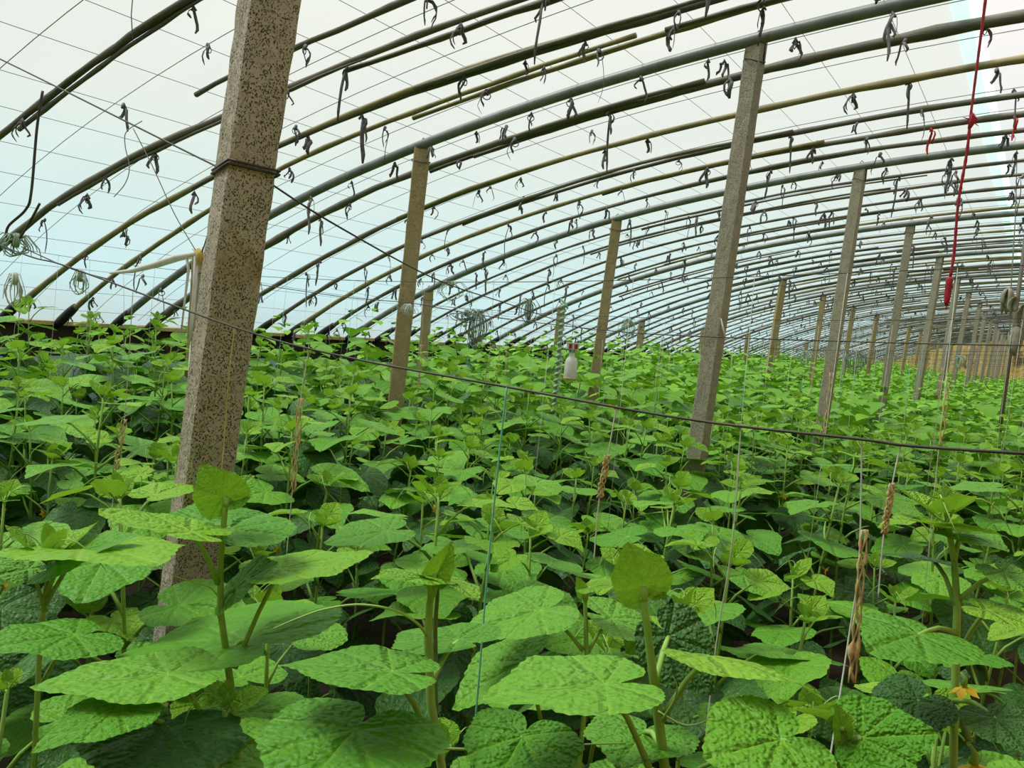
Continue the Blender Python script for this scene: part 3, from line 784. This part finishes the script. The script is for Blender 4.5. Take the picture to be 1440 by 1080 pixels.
hero_leaf(B, pix(645, 900, 1.0), pix(560, 880, 1.06), 1.1, UP + TOCAM * 0.03, .05, 'mature', 26, pet=pix(607, 960, .91))
tendril(B, [pix(600, 893, .91), pix(585, 875, .88), pix(555, 858, .87), pix(505, 850, .87), pix(455, 857, .87), pix(415, 871, .87), pix(385, 884, .88)], .0019)
tendril(B, [pix(616, 1052, .9), pix(700, 1054, .86), pix(790, 1048, .86), pix(880, 1045, .88)], .0019)

C = hero((936, 1090), .88, 'cucumber plant whose hooded young leaf stands upright facing the camera')
hero_stem(C, [pix(903, 838, .86), pix(910, 880, .86), pix(917, 940, .865), pix(926, 1010, .87), pix(936, 1090, .88)], .0055, .0085)
hero_leaf(C, pix(904, 826, .86), pix(884, 768, .84), .92, TOCAM + UP * .1, .0, 'young', 31, fold=-.12, droop=.35, cup=.1, pet=pix(904, 845, .86))
hero_leaf(C, pix(912, 822, .875), pix(938, 842, .86), .7, TOCAM + UP, .2, 'young', 32, pet=pix(905, 845, .86))
hero_leaf(C, pix(850, 962, .80), pix(672, 968, .78), .98, UP + TOCAM * -.10, -.02, 'mature', 33, fold=.10, droop=.08, pet=pix(912, 1078, .86))
hero_leaf(C, pix(998, 922, .84), pix(1172, 936, .82), .8, UP + TOCAM * -.33, .05, 'young', 34, fold=-.08, droop=.35, pet=pix(931, 1012, .87))
hero_leaf(C, pix(738, 930, 1.40), pix(628, 980, 1.36), 1.0, UP + TOCAM * 0.09, 0, 'mature', 35, pet=pix(760, 1010, 1.42), droop=.2)
hero_leaf(C, pix(735, 1035, .84), pix(690, 1110, .76), 1.1, UP + TOCAM * 0.10, 0, 'mature', 36, pet=pix(712, 1085, .84))
hero_leaf(C, pix(905, 1030, .92), pix(870, 1070, .84), 1.1, UP + TOCAM * 0.03, .1, 'mature', 37, pet=pix(928, 1050, .88))
hero_leaf(C, pix(940, 895, .95), pix(1010, 975, .92), 1.0, UP + TOCAM * 0.35, .2, 'old', 38, pet=pix(922, 960, .87))
tendril(C, [pix(931, 1012, .86), pix(948, 985, .84), pix(952, 965, .83), pix(946, 950, .83)])
tendril(C, [pix(925, 1000, .86), pix(965, 1020, .85), pix(1000, 1010, .85), pix(990, 1000, .85)])

D = hero((1180, 1095), .76, 'short cucumber plant with a broad bright leaf facing the camera, frame bottom right')
hero_stem(D, [pix(1180, 1022, .74), pix(1181, 1060, .75), pix(1180, 1095, .76)], .006, .008)
hero_leaf(D, pix(1212, 1038, .74), pix(1318, 1030, .72), 1.02, TOCAM * .62 + UP, .05, 'mature', 41, fold=.06, droop=.1, wave=.03, pet=pix(1182, 1065, .75))
hero_leaf(D, pix(1098, 1040, .74), pix(988, 1066, .70), 1.0, UP + TOCAM * 0.32, 0, 'mature', 42, fold=.05, droop=.1, pet=pix(1180, 1090, .76))
hero_leaf(D, pix(1166, 1014, .75), pix(1108, 988, .74), .38, UP, .3, 'young', 43, fold=.4, pet=pix(1180, 1026, .74))
hero_leaf(D, pix(1183, 1026, .735), pix(1178, 992, .73), .62, TOCAM, .1, 'young', 44, fold=.3, pet=pix(1181, 1034, .74))
hero_leaf(D, pix(1190, 1026, .74), pix(1196, 1000, .75), .6, TOCAM, -.2, 'young', 45, fold=.3, pet=pix(1181, 1034, .74))
hero_leaf(D, pix(1060, 1010, .85), pix(1000, 1040, .9), 1.1, UP + TOCAM * 0.07, 0, 'mature', 46, pet=pix(1170, 1090, .76))

Ep = hero((1340, 1085), 1.12, 'leggy cucumber plant near the right edge with a yellow flowering fruit hanging')
hero_stem(Ep, [pix(1333, 735, 1.12), pix(1342, 790, 1.12), pix(1346, 850, 1.12), pix(1344, 930, 1.12), pix(1342, 1010, 1.12), pix(1340, 1085, 1.12)], .0055, .008)
bud(Ep, pix(1332, 728, 1.12), 2, .9)
hero_leaf(Ep, pix(1322, 742, 1.12), pix(1262, 720, 1.08), .9, UP + TOCAM * 0.07, .2, 'young', 51, fold=.2, pet=pix(1336, 755, 1.12))
hero_leaf(Ep, pix(1352, 752, 1.12), pix(1422, 768, 1.06), 1.0, UP + TOCAM * 0.09, 0, 'mature', 53, pet=pix(1341, 790, 1.12))
hero_leaf(Ep, pix(1412, 806, 1.08), pix(1470, 840, 1.02), 1.0, UP + TOCAM * 0.03, 0, 'mature', 54, pet=pix(1347, 845, 1.12))
hero_leaf(Ep, pix(1388, 858, 1.05), pix(1470, 880, 1.0), .9, UP, .1, 'young', 55, pet=pix(1346, 925, 1.12))
hero_leaf(Ep, pix(1292, 892, 1.04), pix(1222, 905, .98), 1.1, UP + TOCAM * 0.03, 0, 'mature', 56, fold=.03, pet=pix(1344, 890, 1.12))
hero_leaf(Ep, pix(1315, 790, 1.16), pix(1235, 770, 1.2), 1.1, UP, .15, 'old', 57, pet=pix(1343, 850, 1.12))
hero_leaf(Ep, pix(1400, 1010, .98), pix(1460, 1060, .92), 1.2, UP + TOCAM * 0.35, 0, 'old', 58, pet=pix(1342, 985, 1.12))
hero_leaf(Ep, pix(1290, 985, 1.10), pix(1225, 1020, 1.08), 1.1, UP + TOCAM * 0.14, 0, 'old', 59, pet=pix(1341, 1020, 1.12))
m = MB(); a0 = pix(1352, 1000, 1.08); b0 = pix(1362, 1042, 1.07)
m.tube([pix(1343, 990, 1.12) - Ep.location, a0 - Ep.location, a0.lerp(b0, .3) - Ep.location, a0.lerp(b0, .7) - Ep.location, b0 - Ep.location], [.002, .003, .0055, .006, .004], 8)
fr = m.obj('young_fruit', MAT['fruit'], Ep)
for (uu, vv, s_) in ((1364, 1048, 1.3), (1352, 946, .9), (1268, 955, .0)):
    if s_: o = link('flower', FLOWER[0], Ep); o.location = pix(uu, vv, 1.07) - Ep.location; o.rotation_euler = (0, 1.3, .4); o.scale = (s_,) * 3; o['label'] = 'yellow cucumber flower'

G = hero((150, 1090), 1.25, 'cucumber plant at the left edge with a flat leaf cut by the frame')
hero_stem(G, [pix(70, 790, 1.3), pix(62, 850, 1.3), pix(55, 930, 1.3)], .005, .007)
bud(G, pix(68, 785, 1.3), 1, 1.0)
hero_leaf(G, pix(90, 790, 1.28), pix(190, 740, 1.3), 1.0, UP, .1, 'mature', 61, pet=pix(64, 840, 1.3))
hero_leaf(G, pix(118, 772, 1.3), pix(230, 778, 1.2), 1.0, UP + TOCAM * 0.03, -.1, 'young', 62, pet=pix(64, 850, 1.3))
hero_leaf(G, pix(105, 893, 1.1), pix(-30, 905, 1.0), 1.0, UP + TOCAM * 0.02, 0, 'mature', 63, fold=.02, pet=pix(60, 960, 1.25))
hero_leaf(G, pix(40, 800, 1.3), pix(-30, 770, 1.3), 1.0, UP, 0, 'mature', 64, pet=pix(64, 860, 1.3))
H = hero((830, 1080), 1.33, 'cucumber plant standing between the tendril plant and the hooded one')
hero_stem(H, [pix(822, 828, 1.36), pix(824, 880, 1.36), pix(826, 960, 1.35)], .005, .007)
hero_leaf(H, pix(820, 832, 1.36), pix(812, 812, 1.35), .6, TOCAM, .2, 'young', 71, pet=pix(822, 842, 1.36))
hero_leaf(H, pix(832, 826, 1.35), pix(880, 818, 1.33), .8, UP + TOCAM * 0.03, 0, 'young', 72, pet=pix(823, 845, 1.36))
hero_leaf(H, pix(760, 858, 1.40), pix(650, 885, 1.36), 1.0, UP + TOCAM * 0.07, 0, 'mature', 73, pet=pix(820, 915, 1.36))
hero_leaf(H, pix(860, 870, 1.40), pix(960, 900, 1.40), 1.0, UP + TOCAM * 0.03, 0, 'mature', 74, pet=pix(825, 920, 1.36))
hero_leaf(H, pix(770, 960, 1.33), pix(700, 1000, 1.36), 1.1, UP + TOCAM * 0.07, 0, 'old', 75, pet=pix(826, 985, 1.35))
hero_leaf(H, pix(900, 960, 1.36), pix(980, 1010, 1.33), 1.1, UP + TOCAM * 0.07, 0, 'old', 76, pet=pix(827, 1000, 1.35))

# ------------------------------------------------------------------ wires over the rows, twine, bundles
def wire(name, pts, r_, mat, label, cat, group=None, sub=8, n=6):
    pts = [Vector(p) for p in pts]; P_ = []
    for i in range(len(pts) - 1):
        p0 = pts[max(i - 1, 0)]; p1 = pts[i]; p2 = pts[i + 1]; p3 = pts[min(i + 2, len(pts) - 1)]
        for q in range(sub):
            t = q / sub; P_.append(.5 * ((2 * p1) + (p2 - p0) * t + (2 * p0 - 5 * p1 + 4 * p2 - p3) * t * t + (3 * p1 - p0 - 3 * p2 + p3) * t ** 3))
    P_.append(pts[-1]); m = MB(); m.tube(P_, r_, n); return tag(m.obj(name, MAT[mat]), label, cat, group)
def xw(y, lst): return [(x, y, EYE + z) for x, z in lst]
# dark wire right before the big post, crossing the whole view
wire('row_wire', xw(1.075, ((-4.3, .42), (-2.5, .105), (-2.1, .052), (-1.42, -.052), (-1.1, -.083), (-.70, -.098), (-.415, -.107), (-.187, -.101), (0.0, -.09), (.9, .0), (1.65, .12))), .0021, 'wire', 'dark wet wire sagging across the front leaves before the big post', 'wire', 'wires over the rows')
wire('row_wire', xw(4.12, ((-6.0, .20), (-4.3, .11), (-3.6, .10), (-2.95, .055), (-2.12, .030), (-1.62, .037), (-.76, .078), (0, .125), (1.65, .25))), .0032, 'wire', 'black wire strung level past the second tall post', 'wire', 'wires over the rows')
wire('tie_wire', [(-3.9, 1.2, EYE + 1.04), (-2.81, 1.2, EYE + .69), (-1.66, 1.185, EYE + .312), (-1.60, 1.17, EYE + .30)], .0024, 'wire', 'black wire running up left from the ring on the big post', 'wire')
wire('tie_wire', [(-1.60, 1.27, EYE + .30), (-1.52, 1.45, EYE + .213), (-1.79, 2.2, EYE + .139), (-2.14, 3.14, EYE + .11), (-2.75, 5.0, EYE + .04), (-3.60, 7.2, EYE + .03)], .0026, 'wire', 'black wire running from the big post to the second middle post', 'wire')
ROWY = []
row = 0; y = .55
while y < 30:
    ROWY.append(y); y += (.42, .60)[row % 2]; row += 1
rw = {}
wn = 0
for i, y in enumerate(ROWY):
    if i % 2 or y < 1.6: continue
    yw = y + .23; z0 = rng.uniform(-.02, .16); sg = rng.uniform(.02, .09)
    pts = [(x, yw + .02 * sin(x + i), EYE + z0 + .012 * (x + 3.6) ** 2 - sg * cos((x + 3.6) * .8) * .4) for x in [-6.2 + 7.84 * q / 24 for q in range(25)]]
    if abs(yw - 4.12) < .3: continue
    wire('row_wire', pts, .0015, 'wiregrey' if i % 4 else 'wire', 'thin wire over the leaf rows, %s one away from the front one' % (ORD + ['twenty-first', 'twenty-second', 'twenty-third', 'twenty-fourth', 'twenty-fifth', 'twenty-sixth'])[wn], 'wire', 'wires over the rows', 1, 4); wn += 1
    rw[i] = pts
def wz(pts, x):
    for a, b in zip(pts[:-1], pts[1:]):
        if a[0] <= x <= b[0]:
            t = (x - a[0]) / (b[0] - a[0]); return a[2] + (b[2] - a[2]) * t
    return pts[-1][2]
# twine for the vines: hung from the row wires
TW = []
ns = 0
for i, pts in rw.items():
    x = -6.15 + rng.uniform(0, .3)
    while x < .1:
        yw = pts[0][1]; 
        if yw < 17 and ns < 290 and rng.random() < (.9 if yw < 8 else .45):
            z1 = wz(pts, x); L = z1 - rng.uniform(.45, .6)
            m = MB(); dx = rng.uniform(-.05, .05); dy = rng.uniform(-.12, .12)
            m.tube([(0, 0, 0), (dx * .4, dy * .4, -L * .5), (dx, dy, -L)], .0011 if yw < 6 else .0013, 4)
            mt = rng.choice(('twine', 'twine', 'twine', 'wiregrey', 'twinegreen'))
            root = m.obj('twine', MAT[mt]); root.location = (x, yw, z1)
            col = {'twine': 'white', 'wiregrey': 'grey', 'twinegreen': 'green'}[mt]
            sd, nm, nth = place_words(x, yw, col)
            tag(root, 'thin %s twine %s %s, %s of its row there' % (col, sd, nm, nth), 'twine', 'vine twines hung from the row wires'); ns += 1
            if yw < 8 and rng.random() < .16:
                q = MB(); zz = -rng.uniform(.2, .35)
                for s_ in range(2):
                    q.tube([Vector((dx * .4 + .006 * cos(t * 9 + s_ * 3), .006 * sin(t * 9 + s_ * 3) + dy * .4, zz - .22 * t)) for t in [w_ / 14 for w_ in range(15)]], [.0014 + .0016 * (w_ % 3 == 0) for w_ in range(15)], 4)
                q.obj('dried_tendrils', MAT['dried'], root)
        x += rng.uniform(.3, .5)
# the plain near strings that can be told apart
wire('twine', [pix(713, 544, 1.295), pix(702, 640, 1.30), pix(686, 800, 1.315), pix(673, 960, 1.325), pix(662, 1085, 1.34)], .0016, 'twinegreen', 'bright green twine tied to the dark wire, between the tendril and hooded plants', 'twine')
t_ = wire('twine', [pix(1212, 618, 1.003), pix(1208, 790, 1.0), pix(1193, 900, 1.0), pix(1165, 1080, .96)], .0011, 'twine', 'grey twine with dried knotted vine, right of the hooded plant', 'twine')
m = MB()
for s_ in range(3):
    m.tube([pix(1216 - 18 * t + 5 * sin(t * 11 + s_ * 2), 745 + 215 * t, .99) for t in [w_ / 22 for w_ in range(23)]], [.0011 + .0014 * ((w_ * 7 + s_) % 4 == 0) + (.0026 if 16 < w_ < 19 else 0) for w_ in range(23)], 5)
m.obj('dried_tendrils', MAT['dried'], t_)
wire('twine', [pix(330, 461, 1.677), pix(322, 530, 1.69), pix(316, 610, 1.71), pix(308, 700, 1.72)], .0012, 'twineyellow', 'yellowish twine hanging down the face of the big post', 'twine')
wire('twine', [pix(1042, 599, 1.086), pix(1030, 760, 1.09), pix(1008, 900, 1.1), pix(990, 1060, 1.1)], .0009, 'twine', 'pale twine left of the dried knotted one', 'twine')
for (u0, v0, v1, dd) in ((423, 560, 690, 1.555), (175, 590, 660, 1.9), (855, 640, 700, 1.188), (1255, 680, 750, .977)):
    r_ = wire('twine', [pix(u0 + 12, {423: 488, 175: 409, 855: 570, 1255: 623}[u0], dd), pix(u0, v0, dd), pix(u0 - 12, v1, dd), pix(u0 - 20, v1 + 90, dd)], .001, 'twine', {423: 'twine with brown dried tendrils, right of the big post', 175: 'twine with dried tendrils left of the big post', 855: 'twine with dried tendrils below the second middle post', 1255: 'twine with dried tendrils right of the second tall post'}[u0], 'twine')
    m = MB()
    for s_ in range(3): m.tube([pix(u0 - 12 * t + 4 * sin(t * 13 + s_ * 2), v0 + (v1 - v0) * t, dd - .004) for t in [w_ / 16 for w_ in range(17)]], [.0012 + .0016 * ((w_ * 5 + s_) % 4 == 0) for w_ in range(17)], 4)
    m.obj('dried_tendrils', MAT['dried'], r_)

# bundles of string hung on the wires
def bundle(p, rw_, rh, n, mat, label, seed, name='string_bundle', tails=10):
    r_ = random.Random(seed); root = empty(name, p, label, 'string bundle', 'spare string hung on the wires')
    m = MB()
    for q in range(n):
        a = r_.uniform(0, 3.14); ww = rw_ * r_.uniform(.5, 1.1); hh = rh * r_.uniform(.7, 1.1)
        pts = [Vector((cos(a) * ww * sin(t), sin(a) * ww * sin(t), -hh * (1 - cos(t)) / 2 + .006 * sin(t * 3 + q))) for t in [2 * pi * w_ / 18 for w_ in range(19)]]
        m.tube(pts, .0022, 4, cap=False)
    m.obj('coil', MAT[mat], root)
    m = MB()
    for q in range(tails):
        a = r_.uniform(0, 6.28); L = rh * r_.uniform(.4, 1.1); rr = rw_ * r_.uniform(.5, 1.5)
        m.tube([Vector((0, 0, 0)), Vector((cos(a) * rr * .5, sin(a) * rr * .5, .02)), Vector((cos(a) * rr, sin(a) * rr, -L * .4)), Vector((cos(a) * rr * 1.1, sin(a) * rr * 1.1, -L))], [.0025, .002, .0018, .001], 4)
    m.tube([(0, 0, .02), (.008, 0, 0), (0, 0, -.02)], .012, 6)
    m.obj('loose_ends', MAT[mat], root); return root
bundle(pix(22, 338, 2.6), .05, .05, 4, 'netgreen', 'green string tuft at the end of the black hanging cord', 1, tails=16)
bundle(pix(112, 388, 3.2), .05, .07, 3, 'netgreen', 'green string tuft on the wire near the left edge', 2)
bundle(pix(335, 384, 3.4), .07, .10, 4, 'netgreen', 'green string tuft on the wire behind the big post', 3, tails=16)
bundle(pix(672, 440, 5.0), .08, .22, 16, 'netdark', 'long dark coil of string hanging below a pipe lap, mid view', 4)
bundle(pix(655, 440, 5.0), .10, .05, 12, 'netdark', 'flat tangle of grey string on the wire above the long coil', 5, tails=4)
bundle(pix(745, 424, 5.6), .06, .14, 14, 'netdark', 'round dark coil of string right of the long coil', 6)
bundle(pix(885, 452, 6.6), .06, .14, 8, 'netgreen', 'pale green string bundle beside the second middle post', 7)
bundle(pix(1205, 496, 7.0), .10, .17, 14, 'netdark', 'dark green coil of string right of the third tall post', 8)
bundle(pix(1132, 496, 8.0), .12, .12, 8, 'netgreen', 'pale green string tuft left of the third tall post', 9)
bundle(pix(1350, 502, 9.0), .09, .12, 8, 'netgreen', 'blue green string tuft before the ochre end wall', 10)
bundle(pix(635, 400, 5.2), .10, .10, 3, 'netgreen', 'loose pale string tangle beside the short post', 11)
bundle(pix(20, 392, 3.0), .03, .10, 3, 'twine', 'white string wisps at the left edge above the leaves', 12)
bundle(pix(575, 432, 5.3), .05, .05, 4, 'twine', 'white string knotted round the nearest middle post', 13)

# black cord hanging from the first bamboo rib
wire('hanging_cable', [pix(60, 128, 2.55), pix(52, 180, 2.55), pix(44, 270, 2.56), pix(36, 295, 2.57), pix(12, 318, 2.58), pix(10, 335, 2.59), pix(20, 341, 2.6)], .0045, 'wire', 'black cord hanging in a hook from the first bamboo rib', 'cord')
wire('hanging_cable', [pix(56, 286, 2.56), pix(42, 312, 2.58), pix(26, 338, 2.6)], .004, 'wire', 'short black cord end above the green string tuft', 'cord')
wire('hanging_twine', [pix(187, 180, 1.95), pix(215, 235, 1.95), pix(245, 300, 1.95), pix(275, 352, 1.95)], .0012, 'cord', 'thin grey twine slanting from the black wire to the white strip', 'twine')
wire('hanging_twine', [pix(200, 170, 2.0), pix(178, 185, 2.0), pix(176, 205, 2.0), pix(182, 235, 2.0), pix(176, 258, 2.0), pix(160, 277, 2.0)], .0012, 'cord', 'crooked grey twine end left of the slanting one', 'twine')
wire('guy_wire', [pix(30, 347, 2.62), pix(95, 376, 2.4), pix(150, 392, 2.2)], .0018, 'wire', 'thin wire from the green tuft down to the dark wire', 'wire')

# white plastic strip by the big post
root = empty('plastic_strip', pix(276, 362, 2.0), 'white plastic strip knotted left of the big post with a hanging tail', 'plastic strip')
b0 = root.location
m = MB(); m.tube([pix(*q) - b0 for q in ((155, 384, 2.25), (185, 381, 2.2), (220, 372, 2.12), (250, 362, 2.05), (276, 358, 2.0))], [.004, .008, .011, .012, .008], 6, flat=.8); m.obj('band', MAT['white'], root)
m = MB(); m.tube([pix(*q) - b0 for q in ((276, 360, 2.0), (274, 400, 2.0), (271, 440, 2.0), (266, 482, 2.0))], [.007, .007, .006, .004], 6, flat=.3)
m.tube([pix(*q) - b0 for q in ((262, 362, 2.02), (265, 380, 2.02), (260, 420, 2.02), (255, 465, 2.02))], [.004, .004, .003, .002], 5)
m.tube([pix(*q) - b0 for q in ((268, 480, 2.0), (263, 560, 2.0), (262, 680, 2.0), (256, 780, 2.0))], .0018, 5); m.obj('tail', MAT['white'], root)
m = MB(); m.tube([pix(278, 350, 2.0) - b0, pix(282, 360, 2.0) - b0, pix(280, 372, 2.0) - b0], [.006, .011, .005], 7)
for a in range(7): m.tube([pix(281, 362, 2.0) - b0, pix(281 + 16 * cos(a), 362 + 16 * sin(a), 2.0) - b0], [.004, .001], 4)
m.obj('knot', MAT['twineyellow'], root)
wire('hanging_twine', [pix(302, 300, 1.95), pix(292, 330, 1.97), pix(284, 356, 2.0)], .0016, 'wire', 'dark twine holding the white strip up, beside the big post', 'twine')
# pale strip on the second tall post
m = MB(); m.tube([pix(*q) for q in ((1014, 448, 4.2), (1017, 462, 4.19), (1021, 478, 4.2))], [.006, .012, .004], 6, flat=.3); tag(m.obj('plastic_strip', MAT['white']), 'pale rag strip tied on the second tall post', 'plastic strip')

# ------------------------------------------------------------------ bottle trap with red and white head, beside a green pole
dB = 5.7
pb = pix(801, 535, dB); root = empty('insect_trap', pb, 'white bottle insect trap with red striped head above the leaves', 'insect trap')
m = MB(); s_ = dB / F_PX
m.lathe([(.001, 0), (8.8 * s_, 0), (9.2 * s_, 1 * s_), (9.0 * s_, 25 * s_), (8.0 * s_, 29 * s_), (5 * s_, 33 * s_), (3.8 * s_, 35 * s_), (3.8 * s_, 41 * s_)], 18); m.obj('bottle', MAT['white'], root)
m = MB(); m.lathe([(8.6 * s_, .5 * s_), (9.5 * s_, 1 * s_), (9.6 * s_, 4 * s_), (9.2 * s_, 4.5 * s_)], 18); tag(m.obj('base_band', MAT['dried'], root), 'brown liquid band at the bottle base')
m = MB(); m.lathe([(5 * s_, 40 * s_), (5 * s_, 44 * s_)], 14); m.obj('neck', MAT['white'], root)
m = MB(); m.box((0, 0, 48 * s_), (17 * s_, 13 * s_, 8.5 * s_)); m.box((0, 0, 52.6 * s_), (19 * s_, 15 * s_, 1.2 * s_))
hd = m.obj('head', MAT['white'], root, smooth=False)
hd.rotation_euler.z = YAW
for xx in (-3.6, 4.2):
    m = MB(); m.box((xx * s_, -6.6 * s_, 48 * s_), (4.4 * s_, .5 * s_, 6.5 * s_)); o = m.obj('red_panel', MAT['tiered'], hd, smooth=False)
m = MB()
for xx in (-6, 0, 6): m.tube([(xx * s_, -6 * s_, 44 * s_), (xx * s_, -6 * s_, 40 * s_)], .6 * s_, 5)
m.obj('hook', MAT['wire'], root)
m = MB(); q = pix(789, 492, 5.78) - root.location; m.tube([(0, 0, 43 * s_), Vector((0, 0, 43 * s_)).lerp(Vector((q.x, q.y, 43 * s_)), .6), (q.x, q.y, 43 * s_)], .006, 6); m.obj('bracket', MAT['wire'], root)
pp = pix(789, 470, 5.78)
root = empty('support_pole', (pp.x, pp.y, 0), 'thin pole wound with green twine behind the bottle trap', 'pole')
m = MB(); H_ = pix(790, 424, 5.78).z; m.tube([(0, 0, 0), (0, 0, H_)], .010, 8); m.obj('pole', MAT['bamboo'], root)
m = MB(); m.tube([(.014 * cos(t), .014 * sin(t), .9 + (H_ - .92) * t / 126) for t in [q * .7 for q in range(181)]], .0105, 5); m.obj('twine_wrap', MAT['netpale'], root)
m = MB(); m.tube([(-.03, 0, H_ + .02), (-.01, 0, H_), (.015, 0, H_ - .01), (.035, 0, H_ - .05)], .008, 5); m.obj('twine_end', MAT['twinegreen'], root)

# ------------------------------------------------------------------ red rope and the cloth bundles at the right
y0 = 3.95; x0 = -.375
root = empty('red_rope', (x0, y0, arch(x0) - .05), 'dark red plaited rope with a thick tassel hanging at the right', 'rope')
zt = arch(x0) - .05
def zof(v): return pix(1385 - 52 * v / 430, v, y0 / 1.155).z
m = MB(); z1 = zof(168) - zt; m.tube([(0, 0, z1 * t) for t in [q / 20 for q in range(21)]], [.0105 * (1 - .25 * q / 20) * (1 + .12 * (q % 2)) for q in range(21)], 7, flat=.6); m.obj('wide_plait', MAT['red'], root)
m = MB(); z2 = zof(388) - zt; m.tube([(.004 * sin(t * 9), 0, z1 + (z2 - z1) * t) for t in [q / 34 for q in range(35)]], [.006 + .0016 * (q % 3 == 0) for q in range(35)], 6)
m.tube([(0, 0, z1 + .03), (.012, 0, z1), (0, 0, z1 - .04)], [.006, .018, .006], 7)
for a in range(5): m.tube([(0, 0, z1), (.035 * cos(a * 1.3), .03 * sin(a * 1.3), z1 - .01 + .012 * a - .02)], [.004, .001], 4)
m.obj('cord', MAT['red'], root)
m = MB(); z3 = zof(428) - zt; m.tube([(0, 0, z2 + (z3 - z2) * t) for t in [q / 12 for q in range(13)]], [.009, .014, .015, .013, .015, .013, .014, .013, .014, .012, .012, .010, .006], 8)
m.tube([(0, 0, z3), (.003, 0, z3 - .02)], [.004, .002], 5); m.obj('tassel', MAT['red'], root)
dG = 7.6
rp_ = wire('hanging_rope', [(pix(1430, 205, dG)), pix(1428, 300, dG), pix(1422, 400, dG), pix(1420, 470, dG), pix(1426, 500, dG)], .006, 'cloth', 'grey rope hanging from the roof at the right edge', 'rope')
def gloves(p, label, seed, n, L, name='cloth_bundle'):
    r_ = random.Random(seed); root = empty(name, p, label, 'cloth', 'work cloths hung on the rope')
    for q in range(n):
        m = MB(); a = r_.uniform(0, 6.28); off = Vector((cos(a), sin(a), 0)); l = L * r_.uniform(.65, 1.35)
        m.tube([Vector((0, 0, .02)), off * .03, off * .055 + Vector((0, 0, -l * .35)), off * .05 + Vector((0, 0, -l * .7)), off * .04 + Vector((0, 0, -l))], [.010, .018, .026, .022, .007], 8, flat=.55); m.obj('fold', MAT['cloth'], root)
    return root
gloves(pix(1418, 408, dG), 'olive cloth bundle hung on the grey rope, upper one', 3, 7, .22)
gloves(pix(1428, 420, dG - .1), 'small olive rag tucked beside the upper cloth bundle', 4, 2, .17)
gloves(pix(1430, 462, dG), 'dark olive cloth bundle low on the grey rope', 5, 8, .20)
gloves(pix(1442, 430, dG), 'olive cloth hanging right against the frame edge', 6, 5, .28)
# the pole at the right edge and its pale box
m = MB(); q = pix(1437, 375, 8.4); m.tube([(q.x, q.y, 0), (q.x, q.y, arch(q.x) - .06)], .02, 8); tag(m.obj('upright_cane', MAT['bamboo']), 'upright bamboo cane at the right edge behind the cloths', 'cane')
